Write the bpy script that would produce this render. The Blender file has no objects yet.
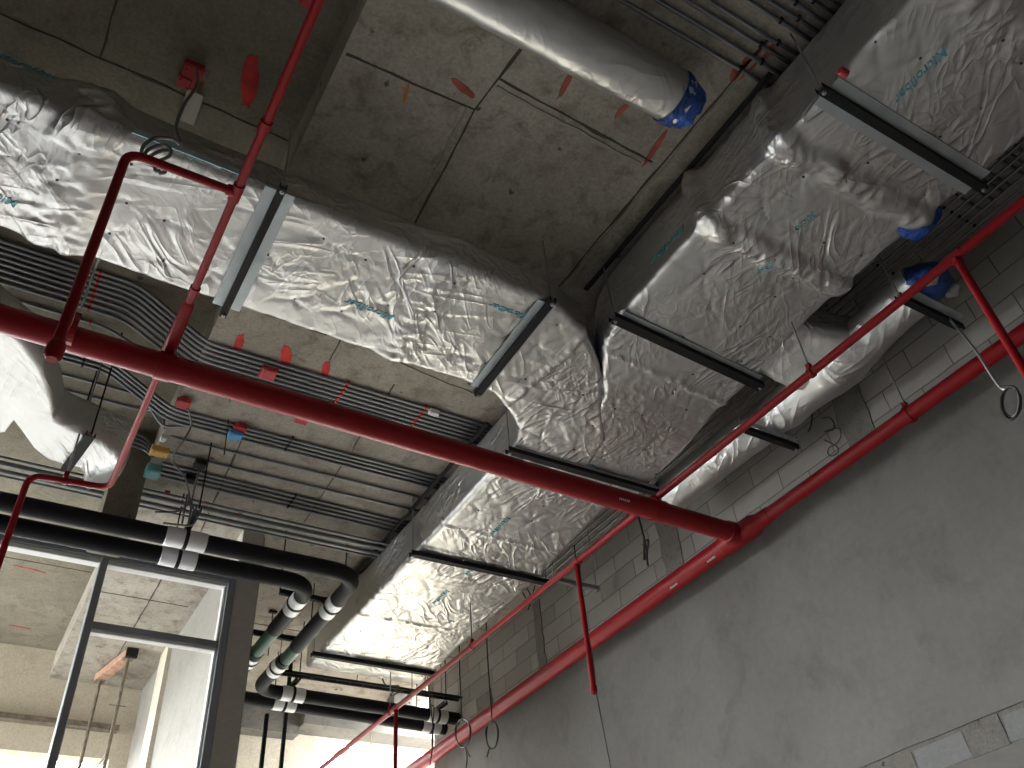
import bpy, math, random
from mathutils import Vector, Matrix, noise
random.seed(7)
S = 4.4          # one scene unit of the survey (height of duct soffit above the eye) in metres
E = 1.6          # eye height
C = bpy.context.scene.collection
F = 872.0
R = ((0.85708598, -0.50994932, -0.07318002), (0.28619665, 0.58942571, -0.75542624), (0.42836328, 0.62652137, 0.6511343))

def W(x, y, z): return Vector((x*S, y*S, z*S+E))
def ray(px, py):
    c = ((px-512)/F, (py-384)/F, 1.0)
    return [sum(R[k][i]*c[k] for k in range(3)) for i in range(3)]
def onz(px, py, z):
    r = ray(px, py); t = z/r[2]; return (r[0]*t, r[1]*t, z)
def onx(px, py, x):
    r = ray(px, py); t = x/r[0]; return (x, r[1]*t, r[2]*t)
def ony(px, py, y):
    r = ray(px, py); t = y/r[1]; return (r[0]*t, y, r[2]*t)
ZL, ZU, XE, XW = 1.14, 1.225, 0.183, 1.264   # lower slab, upper slab, step between them, right wall
YF = 2.87                                     # far wall
YW = 1.831                                    # window partition

# ------------------------------------------------------------------ materials
def mat(name, col, rough=0.6, metal=0.0, bump=None, var=None, spec=0.5, coat=0.0):
    m = bpy.data.materials.new(name); m.use_nodes = True
    nt = m.node_tree; b = nt.nodes['Principled BSDF']
    b.inputs['Base Color'].default_value = (*col, 1); b.inputs['Roughness'].default_value = rough
    b.inputs['Metallic'].default_value = metal; b.inputs['Specular IOR Level'].default_value = spec
    b.inputs['Coat Weight'].default_value = coat
    tc = nt.nodes.new('ShaderNodeTexCoord')
    if var:      # (scale, amount)
        n = nt.nodes.new('ShaderNodeTexNoise'); n.inputs['Scale'].default_value = var[0]; n.inputs['Detail'].default_value = 6
        nt.links.new(tc.outputs['Object'], n.inputs['Vector'])
        r = nt.nodes.new('ShaderNodeValToRGB')
        k = var[1]
        r.color_ramp.elements[0].position = .3; r.color_ramp.elements[1].position = .7
        r.color_ramp.elements[0].color = (*[c*(1-k) for c in col], 1); r.color_ramp.elements[1].color = (*[min(1, c*(1+k)) for c in col], 1)
        nt.links.new(n.outputs['Fac'], r.inputs['Fac']); nt.links.new(r.outputs['Color'], b.inputs['Base Color'])
    if bump:     # (scale, strength, distance)
        n = nt.nodes.new('ShaderNodeTexNoise'); n.inputs['Scale'].default_value = bump[0]; n.inputs['Detail'].default_value = 5
        nt.links.new(tc.outputs['Object'], n.inputs['Vector'])
        bp = nt.nodes.new('ShaderNodeBump'); bp.inputs['Strength'].default_value = bump[1]; bp.inputs['Distance'].default_value = bump[2]
        nt.links.new(n.outputs['Fac'], bp.inputs['Height']); nt.links.new(bp.outputs['Normal'], b.inputs['Normal'])
    return m

class N:
    """small helper for building node trees"""
    def __init__(s, m): s.nt = m.node_tree; s.b = s.nt.nodes['Principled BSDF']
    def new(s, t, **kw):
        n = s.nt.nodes.new(t)
        for k, v in kw.items():
            if k in n.inputs: n.inputs[k].default_value = v
            else: setattr(n, k, v)
        return n
    def link(s, a, b): s.nt.links.new(a, b)
    def ramp(s, src, stops):
        r = s.nt.nodes.new('ShaderNodeValToRGB'); e = r.color_ramp.elements
        while len(e) < len(stops): e.new(.5)
        for i, (p, c) in enumerate(stops):
            e[i].position = p; e[i].color = (c, c, c, 1) if isinstance(c, (int, float)) else (*c, 1)
        s.link(src, r.inputs['Fac']); return r.outputs['Color']
    def mix(s, f, a, b, mode='MIX'):
        m = s.nt.nodes.new('ShaderNodeMix'); m.data_type = 'RGBA'; m.blend_type = mode
        for sock, v in ((m.inputs[0], f), (m.inputs[6], a), (m.inputs[7], b)):
            if isinstance(v, (int, float)): sock.default_value = v if sock == m.inputs[0] else (v, v, v, 1)
            elif isinstance(v, tuple): sock.default_value = (*v, 1)
            else: s.link(v, sock)
        return m.outputs[2]

def concrete(name, base, dark, stain=.5, pit=True, sc=1.0, bs=.35, grain=.3, blend=.2):
    m = bpy.data.materials.new(name); m.use_nodes = True; q = N(m)
    tc = q.new('ShaderNodeTexCoord'); V = tc.outputs['Object']
    big = q.new('ShaderNodeTexNoise', Scale=.9*sc, Detail=5.0, Roughness=.6); q.link(V, big.inputs['Vector'])
    mid = q.new('ShaderNodeTexNoise', Scale=5*sc, Detail=8.0, Roughness=.65, Distortion=.6); q.link(V, mid.inputs['Vector'])
    fin = q.new('ShaderNodeTexNoise', Scale=38*sc, Detail=6.0, Roughness=.7); q.link(V, fin.inputs['Vector'])
    c = q.mix(q.ramp(big.outputs['Fac'], [(.35, 0), (.65, 1)]), base, tuple(b*(1-blend)+d*blend for b, d in zip(base, dark)))
    c = q.mix(q.ramp(mid.outputs['Fac'], [(.50, 0), (.72, stain)]), c, dark)
    c = q.mix(grain, c, q.ramp(fin.outputs['Fac'], [(.3, .12), (.7, .9)]), 'OVERLAY')
    if pit:
        vo = q.new('ShaderNodeTexVoronoi', Scale=3.2*sc); q.link(V, vo.inputs['Vector'])
        n2 = q.new('ShaderNodeTexNoise', Scale=14*sc, Detail=3.0); q.link(V, n2.inputs['Vector'])
        ad = q.new('ShaderNodeMath', operation='MULTIPLY_ADD'); q.link(n2.outputs['Fac'], ad.inputs[0]); ad.inputs[1].default_value = .35; q.link(vo.outputs['Distance'], ad.inputs[2])
        c = q.mix(q.ramp(ad.outputs[0], [(.21, .85), (.25, 0)]), c, tuple(d*.45 for d in dark))
        st = q.new('ShaderNodeTexNoise', Scale=11*sc, Detail=10.0, Roughness=.75, Distortion=1.5); q.link(V, st.inputs['Vector'])
        msk = q.new('ShaderNodeTexNoise', Scale=1.3*sc, Detail=2.0); q.link(V, msk.inputs['Vector'])
        mu = q.new('ShaderNodeMath', operation='MULTIPLY')
        q.link(q.ramp(st.outputs['Fac'], [(.58, 0), (.68, .9)]), mu.inputs[0]); q.link(q.ramp(msk.outputs['Fac'], [(.48, 0), (.6, 1)]), mu.inputs[1])
        c = q.mix(mu.outputs[0], c, tuple(d*.6 for d in dark))
    q.link(c, q.b.inputs['Base Color']); q.b.inputs['Roughness'].default_value = .85; q.b.inputs['Specular IOR Level'].default_value = .25
    bp = q.new('ShaderNodeBump', Strength=bs, Distance=.02)
    h = q.mix(.3, mid.outputs['Fac'], fin.outputs['Fac']); q.link(h, bp.inputs['Height']); q.link(bp.outputs['Normal'], q.b.inputs['Normal'])
    return m

def foil_mat(name, base=.66, rough=.36, strength=1.0):
    """aluminium foil: long soft pleats in several directions that come and go, over a faint crumple"""
    m = bpy.data.materials.new(name); m.use_nodes = True; q = N(m)
    tc = q.new('ShaderNodeTexCoord'); V = tc.outputs['Object']
    total = None
    def math_(op, a, b=None):
        n = q.new('ShaderNodeMath', operation=op)
        for i, v in enumerate((a, b)):
            if v is None: continue
            if isinstance(v, (int, float)): n.inputs[i].default_value = v
            else: q.link(v, n.inputs[i])
        return n.outputs[0]
    for i, (ang, st, sc_, amp) in enumerate(((.3, 6.0, .95, 1.0), (1.35, 6.5, 1.25, 1.0), (2.3, 5.0, 1.6, .9), (.9, 3.0, 3.2, .4), (2.8, 3.0, 4.2, .3))):
        mp = q.new('ShaderNodeMapping'); mp.inputs['Rotation'].default_value = (.3*i, .2*i, ang); q.link(V, mp.inputs['Vector'])
        m2 = q.new('ShaderNodeMapping'); m2.inputs['Scale'].default_value = (1, st, st); q.link(mp.outputs[0], m2.inputs['Vector'])
        n = q.new('ShaderNodeTexNoise', Scale=sc_, Detail=1.5, Roughness=.4, Distortion=.7); q.link(m2.outputs[0], n.inputs['Vector'])
        fold = math_('MINIMUM', math_('MULTIPLY', math_('ABSOLUTE', math_('SUBTRACT', n.outputs['Fac'], .5)), 7.0), 1.0)
        mk = q.new('ShaderNodeTexNoise', Scale=1.6, Detail=1.0); mo = q.new('ShaderNodeMapping'); mo.inputs['Location'].default_value = (3.7*i, 1.9*i, 5.1*i); q.link(V, mo.inputs['Vector']); q.link(mo.outputs[0], mk.inputs['Vector'])
        w_ = math_('MULTIPLY', q.ramp(mk.outputs['Fac'], [(.48, .03), (.68, 1)]), amp)
        t = math_('MULTIPLY', math_('SUBTRACT', 1.0, math_('POWER', fold, .7)), w_)
        total = t if total is None else math_('ADD', total, t)
    n2 = q.new('ShaderNodeTexNoise', Scale=10.0, Detail=2.0, Roughness=.5, Distortion=.5); q.link(V, n2.inputs['Vector'])
    total = math_('ADD', total, math_('MULTIPLY', n2.outputs['Fac'], .12))
    bp = q.new('ShaderNodeBump', Strength=strength, Distance=.0085); q.link(total, bp.inputs['Height'])
    q.link(bp.outputs['Normal'], q.b.inputs['Normal'])
    dn = q.new('ShaderNodeTexNoise', Scale=1.1, Detail=5.0, Roughness=.6); q.link(V, dn.inputs['Vector'])
    q.link(q.mix(q.ramp(dn.outputs['Fac'], [(.38, 0), (.7, 1)]), (base, base, base*.99), (base*.88, base*.865, base*.84)), q.b.inputs['Base Color'])
    q.b.inputs['Metallic'].default_value = .9
    q.link(q.ramp(n2.outputs['Fac'], [(.3, rough-.03), (.7, rough+.06)]), q.b.inputs['Roughness'])
    return m

M = {}
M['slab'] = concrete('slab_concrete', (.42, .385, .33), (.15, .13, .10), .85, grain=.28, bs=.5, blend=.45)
M['slab2'] = concrete('upper_slab_shaded', (.27, .245, .19), (.125, .11, .08), .7, grain=.25, bs=.4, blend=.5)  # darker than the lower slab: shade at the near end put into the colour
M['cream'] = concrete('cream_concrete', (.66, .60, .48), (.42, .36, .26), .4, pit=False)
M['plaster'] = concrete('cement_plaster', (.205, .20, .185), (.105, .10, .092), .6, pit=False, sc=.42, bs=.10, grain=.10, blend=.6)
M['rough'] = concrete('rough_mortar', (.20, .19, .17), (.10, .095, .08), .7, sc=1.6, bs=.7)
M['floor'] = concrete('floor_screed', (.22, .212, .20), (.16, .153, .145), .4, pit=False, sc=.6, bs=.1)
M['asphalt'] = concrete('outside_ground', (.07, .07, .067), (.05, .05, .047), .4, pit=False)
M['greyblock'] = concrete('grey_block', (.235, .24, .235), (.18, .18, .175), .4, pit=False, sc=1.2, grain=.15)
M['dark_wall'] = concrete('bounce_damping_wall', (.10, .095, .085), (.07, .065, .06), .4, pit=False)  # dark base put in to soak up bounced light near the camera
M['foil'] = foil_mat('foil_facing')
M['foil_smooth'] = foil_mat('foil_facing_smooth', .66, .34, .45)
M['red'] = mat('red_enamel', (.27, .004, .008), .42, bump=(3, .05, .01), spec=.3)
M['redbox'] = mat('red_plastic', (.45, .03, .035), .5)
M['paint'] = mat('red_spray_paint', (.55, .035, .03), .8, var=(9, .3))
M['faint'] = mat('faded_red_marker', (.36, .09, .07), .9, var=(9, .3))
M['orange'] = mat('orange_chalk', (.50, .20, .04), .9)
M['black'] = mat('black_rubber_insulation', (.012, .0125, .014), .6, bump=(30, .25, .004), spec=.2)
M['strut'] = mat('black_painted_steel', (.014, .014, .015), .65, spec=.25)
M['galv'] = mat('galvanised_sheet', (.46, .51, .53), .45, .6, var=(5, .12))
M['conduit'] = mat('galvanised_conduit', (.24, .255, .27), .36, .8, var=(2, .15))
M['rod'] = mat('zinc_rod', (.45, .46, .47), .4, .8)
M['sleeve'] = mat('white_metal_sleeve', (.78, .79, .80), .35, .35)
M['green'] = mat('green_pipe_paint', (.008, .075, .035), .4, spec=.3)
M['frame'] = mat('grey_window_frame', (.26, .285, .30), .45, .2)
M['pale'] = concrete('pale_render', (.30, .285, .255), (.2, .19, .165), .5, pit=False, sc=.6, bs=.1, grain=.15)
M['colgrey'] = concrete('column_render', (.46, .44, .40), (.38, .36, .325), .4, pit=False, sc=.5, bs=.06, grain=.1)
M['blue'] = mat('blue_plastic_film', (.02, .07, .30), .3, bump=(9, 1.0, .05), var=(6, .7))
M['bluebox'] = mat('blue_box_plastic', (.10, .38, .72), .5)
M['teal'] = mat('teal_box_plastic', (.12, .34, .36), .5)
M['yellow'] = mat('yellow_box_plastic', (.70, .43, .10), .5)
M['white'] = mat('white_plastic', (.75, .75, .73), .5)
M['ink'] = mat('teal_print', (.16, .42, .48), .5, .3)
M['inkpale'] = mat('pale_blue_tape', (.50, .66, .70), .4, .3)
M['cable'] = mat('black_cable', (.02, .02, .022), .5)
M['gcable'] = mat('grey_flexible_conduit', (.20, .20, .20), .5, .3)
M['wood'] = mat('raw_timber', (.42, .25, .17), .8, var=(12, .3))
M['rust'] = mat('rusty_prop_steel', (.20, .17, .13), .6, .4, var=(14, .4))
M['pin'] = mat('pin_washer', (.06, .06, .06), .5, .5)
M['joint'] = mat('joint_dirt', (.07, .062, .05), .95)
M['fin'] = mat('mortar_fin', (.34, .31, .26), .9, bump=(20, .8, .02))

# block wall
m = bpy.data.materials.new('aerated_block_wall'); m.use_nodes = True; q = N(m); M['block'] = m
geo = q.new('ShaderNodeNewGeometry'); sep = q.new('ShaderNodeSeparateXYZ'); q.link(geo.outputs['Position'], sep.inputs[0])
cmb = q.new('ShaderNodeCombineXYZ')
ax = q.new('ShaderNodeMath', operation='SUBTRACT'); q.link(sep.outputs['Y'], ax.inputs[0]); ax.inputs[1].default_value = .215 - .6*5
az = q.new('ShaderNodeMath', operation='SUBTRACT'); q.link(sep.outputs['Z'], az.inputs[0]); az.inputs[1].default_value = .11 - .2*8
q.link(ax.outputs[0], cmb.inputs[0]); q.link(az.outputs[0], cmb.inputs[1])
wob = q.new('ShaderNodeTexNoise', Scale=3.5, Detail=5.0); q.link(geo.outputs['Position'], wob.inputs['Vector'])
sc_ = q.new('ShaderNodeVectorMath', operation='SCALE'); q.link(wob.outputs['Color'], sc_.inputs[0]); sc_.inputs['Scale'].default_value = .022
ad_ = q.new('ShaderNodeVectorMath', operation='ADD'); q.link(cmb.outputs[0], ad_.inputs[0]); q.link(sc_.outputs[0], ad_.inputs[1])
br = q.new('ShaderNodeTexBrick', Scale=1.0); q.link(ad_.outputs[0], br.inputs['Vector'])
br.offset = .5; br.inputs['Brick Width'].default_value = .6; br.inputs['Row Height'].default_value = .2; br.inputs['Mortar Size'].default_value = .005
br.inputs['Mortar Smooth'].default_value = .3; br.inputs['Bias'].default_value = -.1
br.inputs['Color1'].default_value = (.36, .345, .32, 1); br.inputs['Color2'].default_value = (.27, .258, .235, 1); br.inputs['Mortar'].default_value = (.13, .125, .115, 1)
dn = q.new('ShaderNodeTexNoise', Scale=4.0, Detail=8.0, Roughness=.7); q.link(geo.outputs['Position'], dn.inputs['Vector'])
c = q.mix(q.ramp(dn.outputs['Fac'], [(.5, 0), (.75, .6)]), br.outputs['Color'], (.27, .255, .225))
q.link(c, q.b.inputs['Base Color']); q.b.inputs['Roughness'].default_value = .9; q.b.inputs['Specular IOR Level'].default_value = .2
bp = q.new('ShaderNodeBump', Strength=.6, Distance=.015); q.link(q.mix(.25, q.ramp(br.outputs['Fac'], [(0, 1), (1, 0)]), dn.outputs['Fac']), bp.inputs['Height']); q.link(bp.outputs['Normal'], q.b.inputs['Normal'])

# ------------------------------------------------------------------ geometry
class G:
    def __init__(s): s.v = []; s.f = []; s.mi = []; s.cur = 0
    def face(s, idx): s.f.append(idx); s.mi.append(s.cur)
    def box(s, a, b, bev=0):
        """axis-aligned box between corners a and b, with chamfered edges"""
        lo = [min(a[i], b[i]) for i in range(3)]; hi = [max(a[i], b[i]) for i in range(3)]
        return s.obox(Vector([(lo[i]+hi[i])/2 for i in range(3)]), [hi[i]-lo[i] for i in range(3)], Matrix.Identity(3), bev)
    def obox(s, c, d, rot, bev=0):
        import bmesh
        bm = bmesh.new(); bmesh.ops.create_cube(bm, size=1)
        for v in bm.verts: v.co = Vector((v.co.x*d[0], v.co.y*d[1], v.co.z*d[2]))
        if bev: bmesh.ops.bevel(bm, geom=list(bm.edges), offset=min(bev, min(d)*.45), segments=1, affect='EDGES')
        n = len(s.v); bm.verts.index_update()
        for v in bm.verts: s.v.append(Vector(c) + rot @ v.co)
        for f in bm.faces: s.face([n+v.index for v in f.verts])
        bm.free(); return s
    def tube(s, pts, r, n=12, cap=True, scale=None):
        pts = [Vector(p) for p in pts]
        k = len(pts); rs = r if isinstance(r, (list, tuple)) else [r]*k
        T = []
        for i in range(k):
            a = pts[min(i+1, k-1)] - pts[max(i-1, 0)]; T.append(a.normalized())
        up = Vector((0, 0, 1)) if abs(T[0].z) < .9 else Vector((0, 1, 0))
        nrm = (up - T[0]*up.dot(T[0])).normalized(); base = len(s.v)
        for i in range(k):
            nrm = (nrm - T[i]*nrm.dot(T[i])).normalized(); bi = T[i].cross(nrm)
            for j in range(n):
                a = 2*math.pi*j/n
                s.v.append(pts[i] + nrm*math.cos(a)*rs[i] + bi*math.sin(a)*rs[i])
        for i in range(k-1):
            for j in range(n):
                s.face([base+i*n+j, base+i*n+(j+1) % n, base+(i+1)*n+(j+1) % n, base+(i+1)*n+j])
        if cap:
            s.face([base+j for j in range(n)][::-1]); s.face([base+(k-1)*n+j for j in range(n)])
        return s
    def poly(s, pts):
        n = len(s.v); s.v += [Vector(p) for p in pts]; s.face(list(range(n, n+len(pts)))); return s
    def prism(s, pts, h):
        """closed outline extruded by vector h"""
        n = len(s.v); k = len(pts); h = Vector(h)
        s.v += [Vector(p) for p in pts] + [Vector(p)+h for p in pts]
        s.face(list(range(n, n+k))[::-1]); s.face(list(range(n+k, n+2*k)))
        for i in range(k): s.face([n+i, n+(i+1) % k, n+k+(i+1) % k, n+k+i])
        return s

def fillet(pts, r, seg=6):
    pts = [Vector(p) for p in pts]; out = [pts[0]]
    for i in range(1, len(pts)-1):
        a, b, c = pts[i-1], pts[i], pts[i+1]
        u = (a-b); w = (c-b); rr = min(r, u.length*.49, w.length*.49); u.normalize(); w.normalize()
        p0 = b+u*rr; p1 = b+w*rr
        for t in range(seg+1):
            t /= seg; out.append(p0*(1-t)**2 + b*2*t*(1-t) + p1*t*t)
    out.append(pts[-1]); return out
def smooth_path(pts, sub=6):
    pts = [Vector(p) for p in pts]; out = []
    for i in range(len(pts)-1):
        p0 = pts[max(i-1, 0)]; p1 = pts[i]; p2 = pts[i+1]; p3 = pts[min(i+2, len(pts)-1)]
        for t in range(sub):
            t /= sub
            out.append(.5*((2*p1)+(p2-p0)*t+(2*p0-5*p1+4*p2-p3)*t*t+(3*p1-p0-3*p2+p3)*t**3))
    out.append(pts[-1]); return out

def mk(name, g, m, parent=None, smooth=True, flat_angle=None):
    me = bpy.data.meshes.new(name)
    if parent is not None: off = world_loc(parent)
    else:
        xs = [sum(v[i] for v in g.v)/len(g.v) for i in range(3)]; off = Vector((xs[0], xs[1], min(v[2] for v in g.v)))
    me.from_pydata([tuple(Vector(v)-off) for v in g.v], [], g.f); me.update()
    ms = m if isinstance(m, (list, tuple)) else [m]
    for x in ms: me.materials.append(M[x] if isinstance(x, str) else x)
    if len(ms) > 1:
        me.polygons.foreach_set('material_index', g.mi)
    if smooth:
        me.polygons.foreach_set('use_smooth', [True]*len(me.polygons))
        me.set_sharp_from_angle(angle=math.radians(40 if flat_angle is None else flat_angle))
    o = bpy.data.objects.new(name, me); C.objects.link(o)
    if parent is not None: o.parent = parent
    else: o.location = off
    return o
def world_loc(o):
    p = Vector((0, 0, 0))
    while o is not None: p += o.location; o = o.parent
    return p
def tag(o, label, cat, group=None):
    o['label'] = label; o['category'] = cat
    if group: o['group'] = group
    return o
def thing(name, label, cat, loc, group=None):
    o = bpy.data.objects.new(name, None); o.empty_display_size = .1; C.objects.link(o); o.location = Vector(loc)
    return tag(o, label, cat, group)
def struct(name, g, m, parent=None, smooth=False):
    o = mk(name, g, m, parent, smooth)
    o['kind'] = 'structure'; return o

# ------------------------------------------------------------------ setting
def ribbon(g, a, b, w, z, wob=.004, seg=14, th=.004):
    """irregular joint between formwork panels on a slab soffit, from a to b (x, y in survey units)"""
    a = Vector((a[0]*S, a[1]*S, 0)); b = Vector((b[0]*S, b[1]*S, 0)); d = (b-a).normalized(); n = Vector((-d.y, d.x, 0))
    L = (b-a).length; k = max(3, int(L*seg)); top = []; bot = []
    for i in range(k+1):
        p = a+(b-a)*i/k; j = noise.noise(p*5)*wob*2.5; ww = w*(.35+1.1*abs(noise.noise(p*3+Vector((9, 2, 5)))))
        top.append(p+n*(j+ww/2)); bot.append(p+n*(j-ww/2))
    for i in range(k):
        q4 = [top[i], bot[i], bot[i+1], top[i+1]]
        base = len(g.v); z0 = z*S+E
        for p in q4: g.v.append(Vector((p.x, p.y, z0-th)))
        for p in q4: g.v.append(Vector((p.x, p.y, z0+.01)))
        g.face([base, base+1, base+2, base+3])
        for u in range(4): g.face([base+u, base+4+u, base+4+(u+1) % 4, base+(u+1) % 4])

Y0 = -1.3
X0 = -2.6
g = G(); g.box(W(XE, Y0, ZL), W(XW+.06, 2.92, ZL+.16))
g.cur = 1
for a, b in (((.393, .532), (.676, .541)), ((.188, .60), (.386, .592)),
             ((.41, .98), (.386, .592)), ((.386, .592), (.40, .45)), ((.695, .30), (.69, .72)), ((.69, .72), (.69, 1.15)),
             ((.186, 1.12), (.37, 1.128)), ((.39, .99), (.40, 1.19)),
             ((.54, 1.2), (.56, 1.75)), ((.33, 1.50), (.36, 1.98)), ((.188, 2.27), (.43, 2.27)), ((.33, 2.0), (.33, 2.86)), ((.5, 2.3), (1.26, 2.3)), ((.188, .02), (.73, .03)), ((.188, -.3), (1.2, -.3))):
    ribbon(g, a, b, .024, ZL)
g.cur = 2
for a, b in (((.40, .98), (.374, .592)), ((.37, 1.12), (.70, 1.16)), ((.40, .99), (.41, 1.2)), ((.70, .30), (.697, .9)), ((.395, .545), (.66, .553)), ((.54, 1.4), (.555, 1.5)), ((.345, 1.55), (.365, 1.7))):
    ribbon(g, a, b, .035, ZL, .008, th=.008)
ceiling = struct('ceiling', g, ['slab', 'joint', 'fin'])
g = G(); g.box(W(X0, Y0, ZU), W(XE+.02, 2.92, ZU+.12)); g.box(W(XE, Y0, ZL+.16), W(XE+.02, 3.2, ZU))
g.cur = 1
for a, b in (((-.9, .80), (.18, .825)), ((-.1, .2), (-.105, .82)), ((-.9, 1.42), (.0, 1.43)), ((-.9, 2.35), (.18, 2.34)), ((-.2, 1.85), (-.2, 2.86)), ((.03, -.2), (.03, .6))):
    ribbon(g, a, b, .022, ZU)
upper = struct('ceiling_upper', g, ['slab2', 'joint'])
# red and orange spray marks on the soffits, thin films of paint
def blot(px, py, z, lx, ly, ang, m='paint', par=None):
    g = G(); c = Vector(onz(px, py, z)); pts = []
    for i in range(18):
        a = 2*math.pi*i/18; rr = 1+.25*noise.noise(Vector((px, py, i*.9)))
        x = math.cos(a)*lx*rr; y = math.sin(a)*ly*rr
        pts.append(Vector((c[0]*S + x*math.cos(ang)-y*math.sin(ang), c[1]*S + x*math.sin(ang)+y*math.cos(ang), z*S+E-.004)))
    g.prism(pts, (0, 0, .006)); o = mk('paint_mark', g, m, par or ceiling, False); return o
for px, py, lx, ly, an in ((239, 343, .035, .11, -.1), (286, 356, .045, .13, -.35), (326, 369, .035, .1, -.25), (463, 88, .10, .025, .25), (567, 82, .02, .12, -.1),
                           (622, 110, .018, .07, .1), (655, 148, .02, .16, -.1), (750, 62, .05, .06, 0), (738, 73, .05, .06, 0), (766, 50, .05, .06, 0), (404, 303-6, .001, .001, 0),
                           (327, 545, .05, .03, .2), (345, 541, .10, .03, .2), (352, 548, .05, .03, .2), (285, 538, .09, .02, 0), (30, 569, .18, .018, .12), (20, 627, .13, .015, .1)):
    if ly < .002: continue
    blot(px, py, ZL if px > 60 else ZU, lx, ly, an, m='faint' if py < 160 or py > 530 else 'paint', par=ceiling if px > 60 else upper)
blot(250, 81, ZU, .055, .20, -.22, par=upper)
blot(406, 93, ZL, .012, .07, -.2, 'orange'); 
blot(369, 728-8, ZL, .07, .13, -.4)

g = G(); g.box(W(X0-.05, Y0-.05, 0)-Vector((0, 0, E+.2)), W(XW+.3, YF+.05, 0)-Vector((0, 0, E)))
struct('floor', g, 'floor')
g = G(); g.box(W(-14, YF+.05, 0)-Vector((0, 0, E+.3)), W(14, 20, 0)-Vector((0, 0, E+.05))); g.box(W(XW+.3, 1, 0)-Vector((0, 0, E+.3)), W(14, YF+.05, 0)-Vector((0, 0, E+.05)))
struct('ground', g, 'asphalt')
# right wall: blockwork, cement render below the pipe, rough mortar stiffeners
g = G(); g.box(W(XW, Y0, 0)-Vector((0, 0, E)), W(XW+.05, 2.457, ZL))
wall = struct('wall_right', g, 'block')
g = G(); yy = [Y0+i*(2.457-Y0)/160 for i in range(161)]
zt = [.894+.0035*noise.noise(Vector((y*9, 0, 0)))+.0015*noise.noise(Vector((y*40, 0, 0))) for y in yy]; zb = [.407+.002*noise.noise(Vector((y*11, 5, 0))) for y in yy]
for i in range(160):
    n = len(g.v); x1 = XW*S; x0 = x1-.018
    for (y, z, x) in ((yy[i], zb[i], x0), (yy[i+1], zb[i+1], x0), (yy[i+1], zt[i+1], x0), (yy[i], zt[i], x0), (yy[i], zt[i], x1), (yy[i+1], zt[i+1], x1), (yy[i], zb[i], x1), (yy[i+1], zb[i+1], x1)):
        g.v.append(Vector((x, y*S, z*S+E)))
    g.face([n, n+1, n+2, n+3]); g.face([n+3, n+2, n+5, n+4]); g.face([n+1, n, n+6, n+7])
struct('plaster_coat', g, 'plaster', wall)
def wall_patch(y0, y1, z0, z1, th=.008, m='rough'):
    g = G(); k = 26; pts = []
    for i in range(k+1):
        z = z0+(z1-z0)*i/k; pts.append((y0+.006*noise.noise(Vector((z*22, y0, 0))), z))
    for i in range(k+1):
        z = z1-(z1-z0)*i/k; pts.append((y1+.006*noise.noise(Vector((z*22, y1, 7))), z))
    g.prism([Vector((XW*S-th, y*S, z*S+E)) for y, z in pts], (th+.01, 0, 0)); struct('mortar_strip', g, m, wall)
wall_patch(.70, .765, .893, 1.14); wall_patch(1.245, 1.305, .893, 1.14); wall_patch(1.815, 1.85, .893, 1.11); wall_patch(2.10, 2.19, .893, .97)
wall_patch(-.3, 1.2, .30, .4085, .004); wall_patch(.768, .858, .364, .401, .008, 'greyblock'); wall_patch(.628, .702, .364, .399, .008, 'greyblock'); wall_patch(-.3, 1.2, .20, .361, .016, 'plaster'); wall_patch(.705, .765, .362, .405, .010); wall_patch(.60, .625, .362, .40, .008); wall_patch(.86, .93, .362, .40, .008)
# surrounding walls
g = G(); g.box(W(X0, Y0-.05, 0)-Vector((0, 0, E)), W(XW+.05, Y0, ZU+.1)); struct('wall_near', g, 'dark_wall')
YO = 1.88  # left wall stops here; opening added to light the back room
g = G(); g.box(W(X0-.05, Y0, 0)-Vector((0, 0, E)), W(X0, YO, ZU+.1)); struct('wall_left_blocker', g, 'dark_wall')  # unseen wall, added to keep daylight off the near space
# far wall with window openings
def holed_wall(y, th, x0, x1, z0, z1, holes, m, name, kids=None):
    xs = sorted({x0, x1} | {h[0] for h in holes} | {h[1] for h in holes}); zs = sorted({z0, z1} | {h[2] for h in holes} | {h[3] for h in holes}); g = G()
    for i in range(len(xs)-1):
        for j in range(len(zs)-1):
            cx = (xs[i]+xs[i+1])/2; cz = (zs[j]+zs[j+1])/2
            if any(h[0] < cx < h[1] and h[2] < cz < h[3] for h in holes): continue
            g.box(W(xs[i], y, zs[j]), W(xs[i+1], y+th, zs[j+1]))
    return struct(name, g, m)
fl = -E/S
holed_wall(YF, .05, X0, 1.9, fl, ZU, [(-2.45, .40, -.3, .925), (.53, .98, -.3, .86), (1.045, 1.145, .2, 1.025), (1.03, 1.9, 1.035, 1.062)], 'cream', 'wall_far')
g = G(); g.box(W(-1.2, YF-.03, 1.000), W(.405, YF, 1.016)); struct('trim_1', g, 'rust')
g = G(); g.box(W(.452, YW+.02, fl), W(.50, YF, ZL)); struct('wall_inner', g, 'pale')
g = G(); g.box(W(.44, 2.50, fl), W(.452, 2.60, ZL)); struct('trim_2', g, 'cream')
g = G(); g.box(W(.95, YF-.10, 1.062), W(1.9, YF, 1.14)); g.box(W(.50, YF-.06, 1.04), W(.95, YF, 1.14)); struct('trim_3', g, 'rough')
g = G(); g.box(W(1.20, 2.62, 1.07), W(1.264, 2.68, 1.14)); g.box(W(1.264, 2.457, 1.0), W(1.30, 2.50, 1.14)); struct('trim_4', g, 'rough')
g = G(); g.box(W(.118, 1.667, .985), W(XE, 1.80, ZU)); struct('trim_5', g, 'slab2')   # short downstand at the step of the slab
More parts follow.
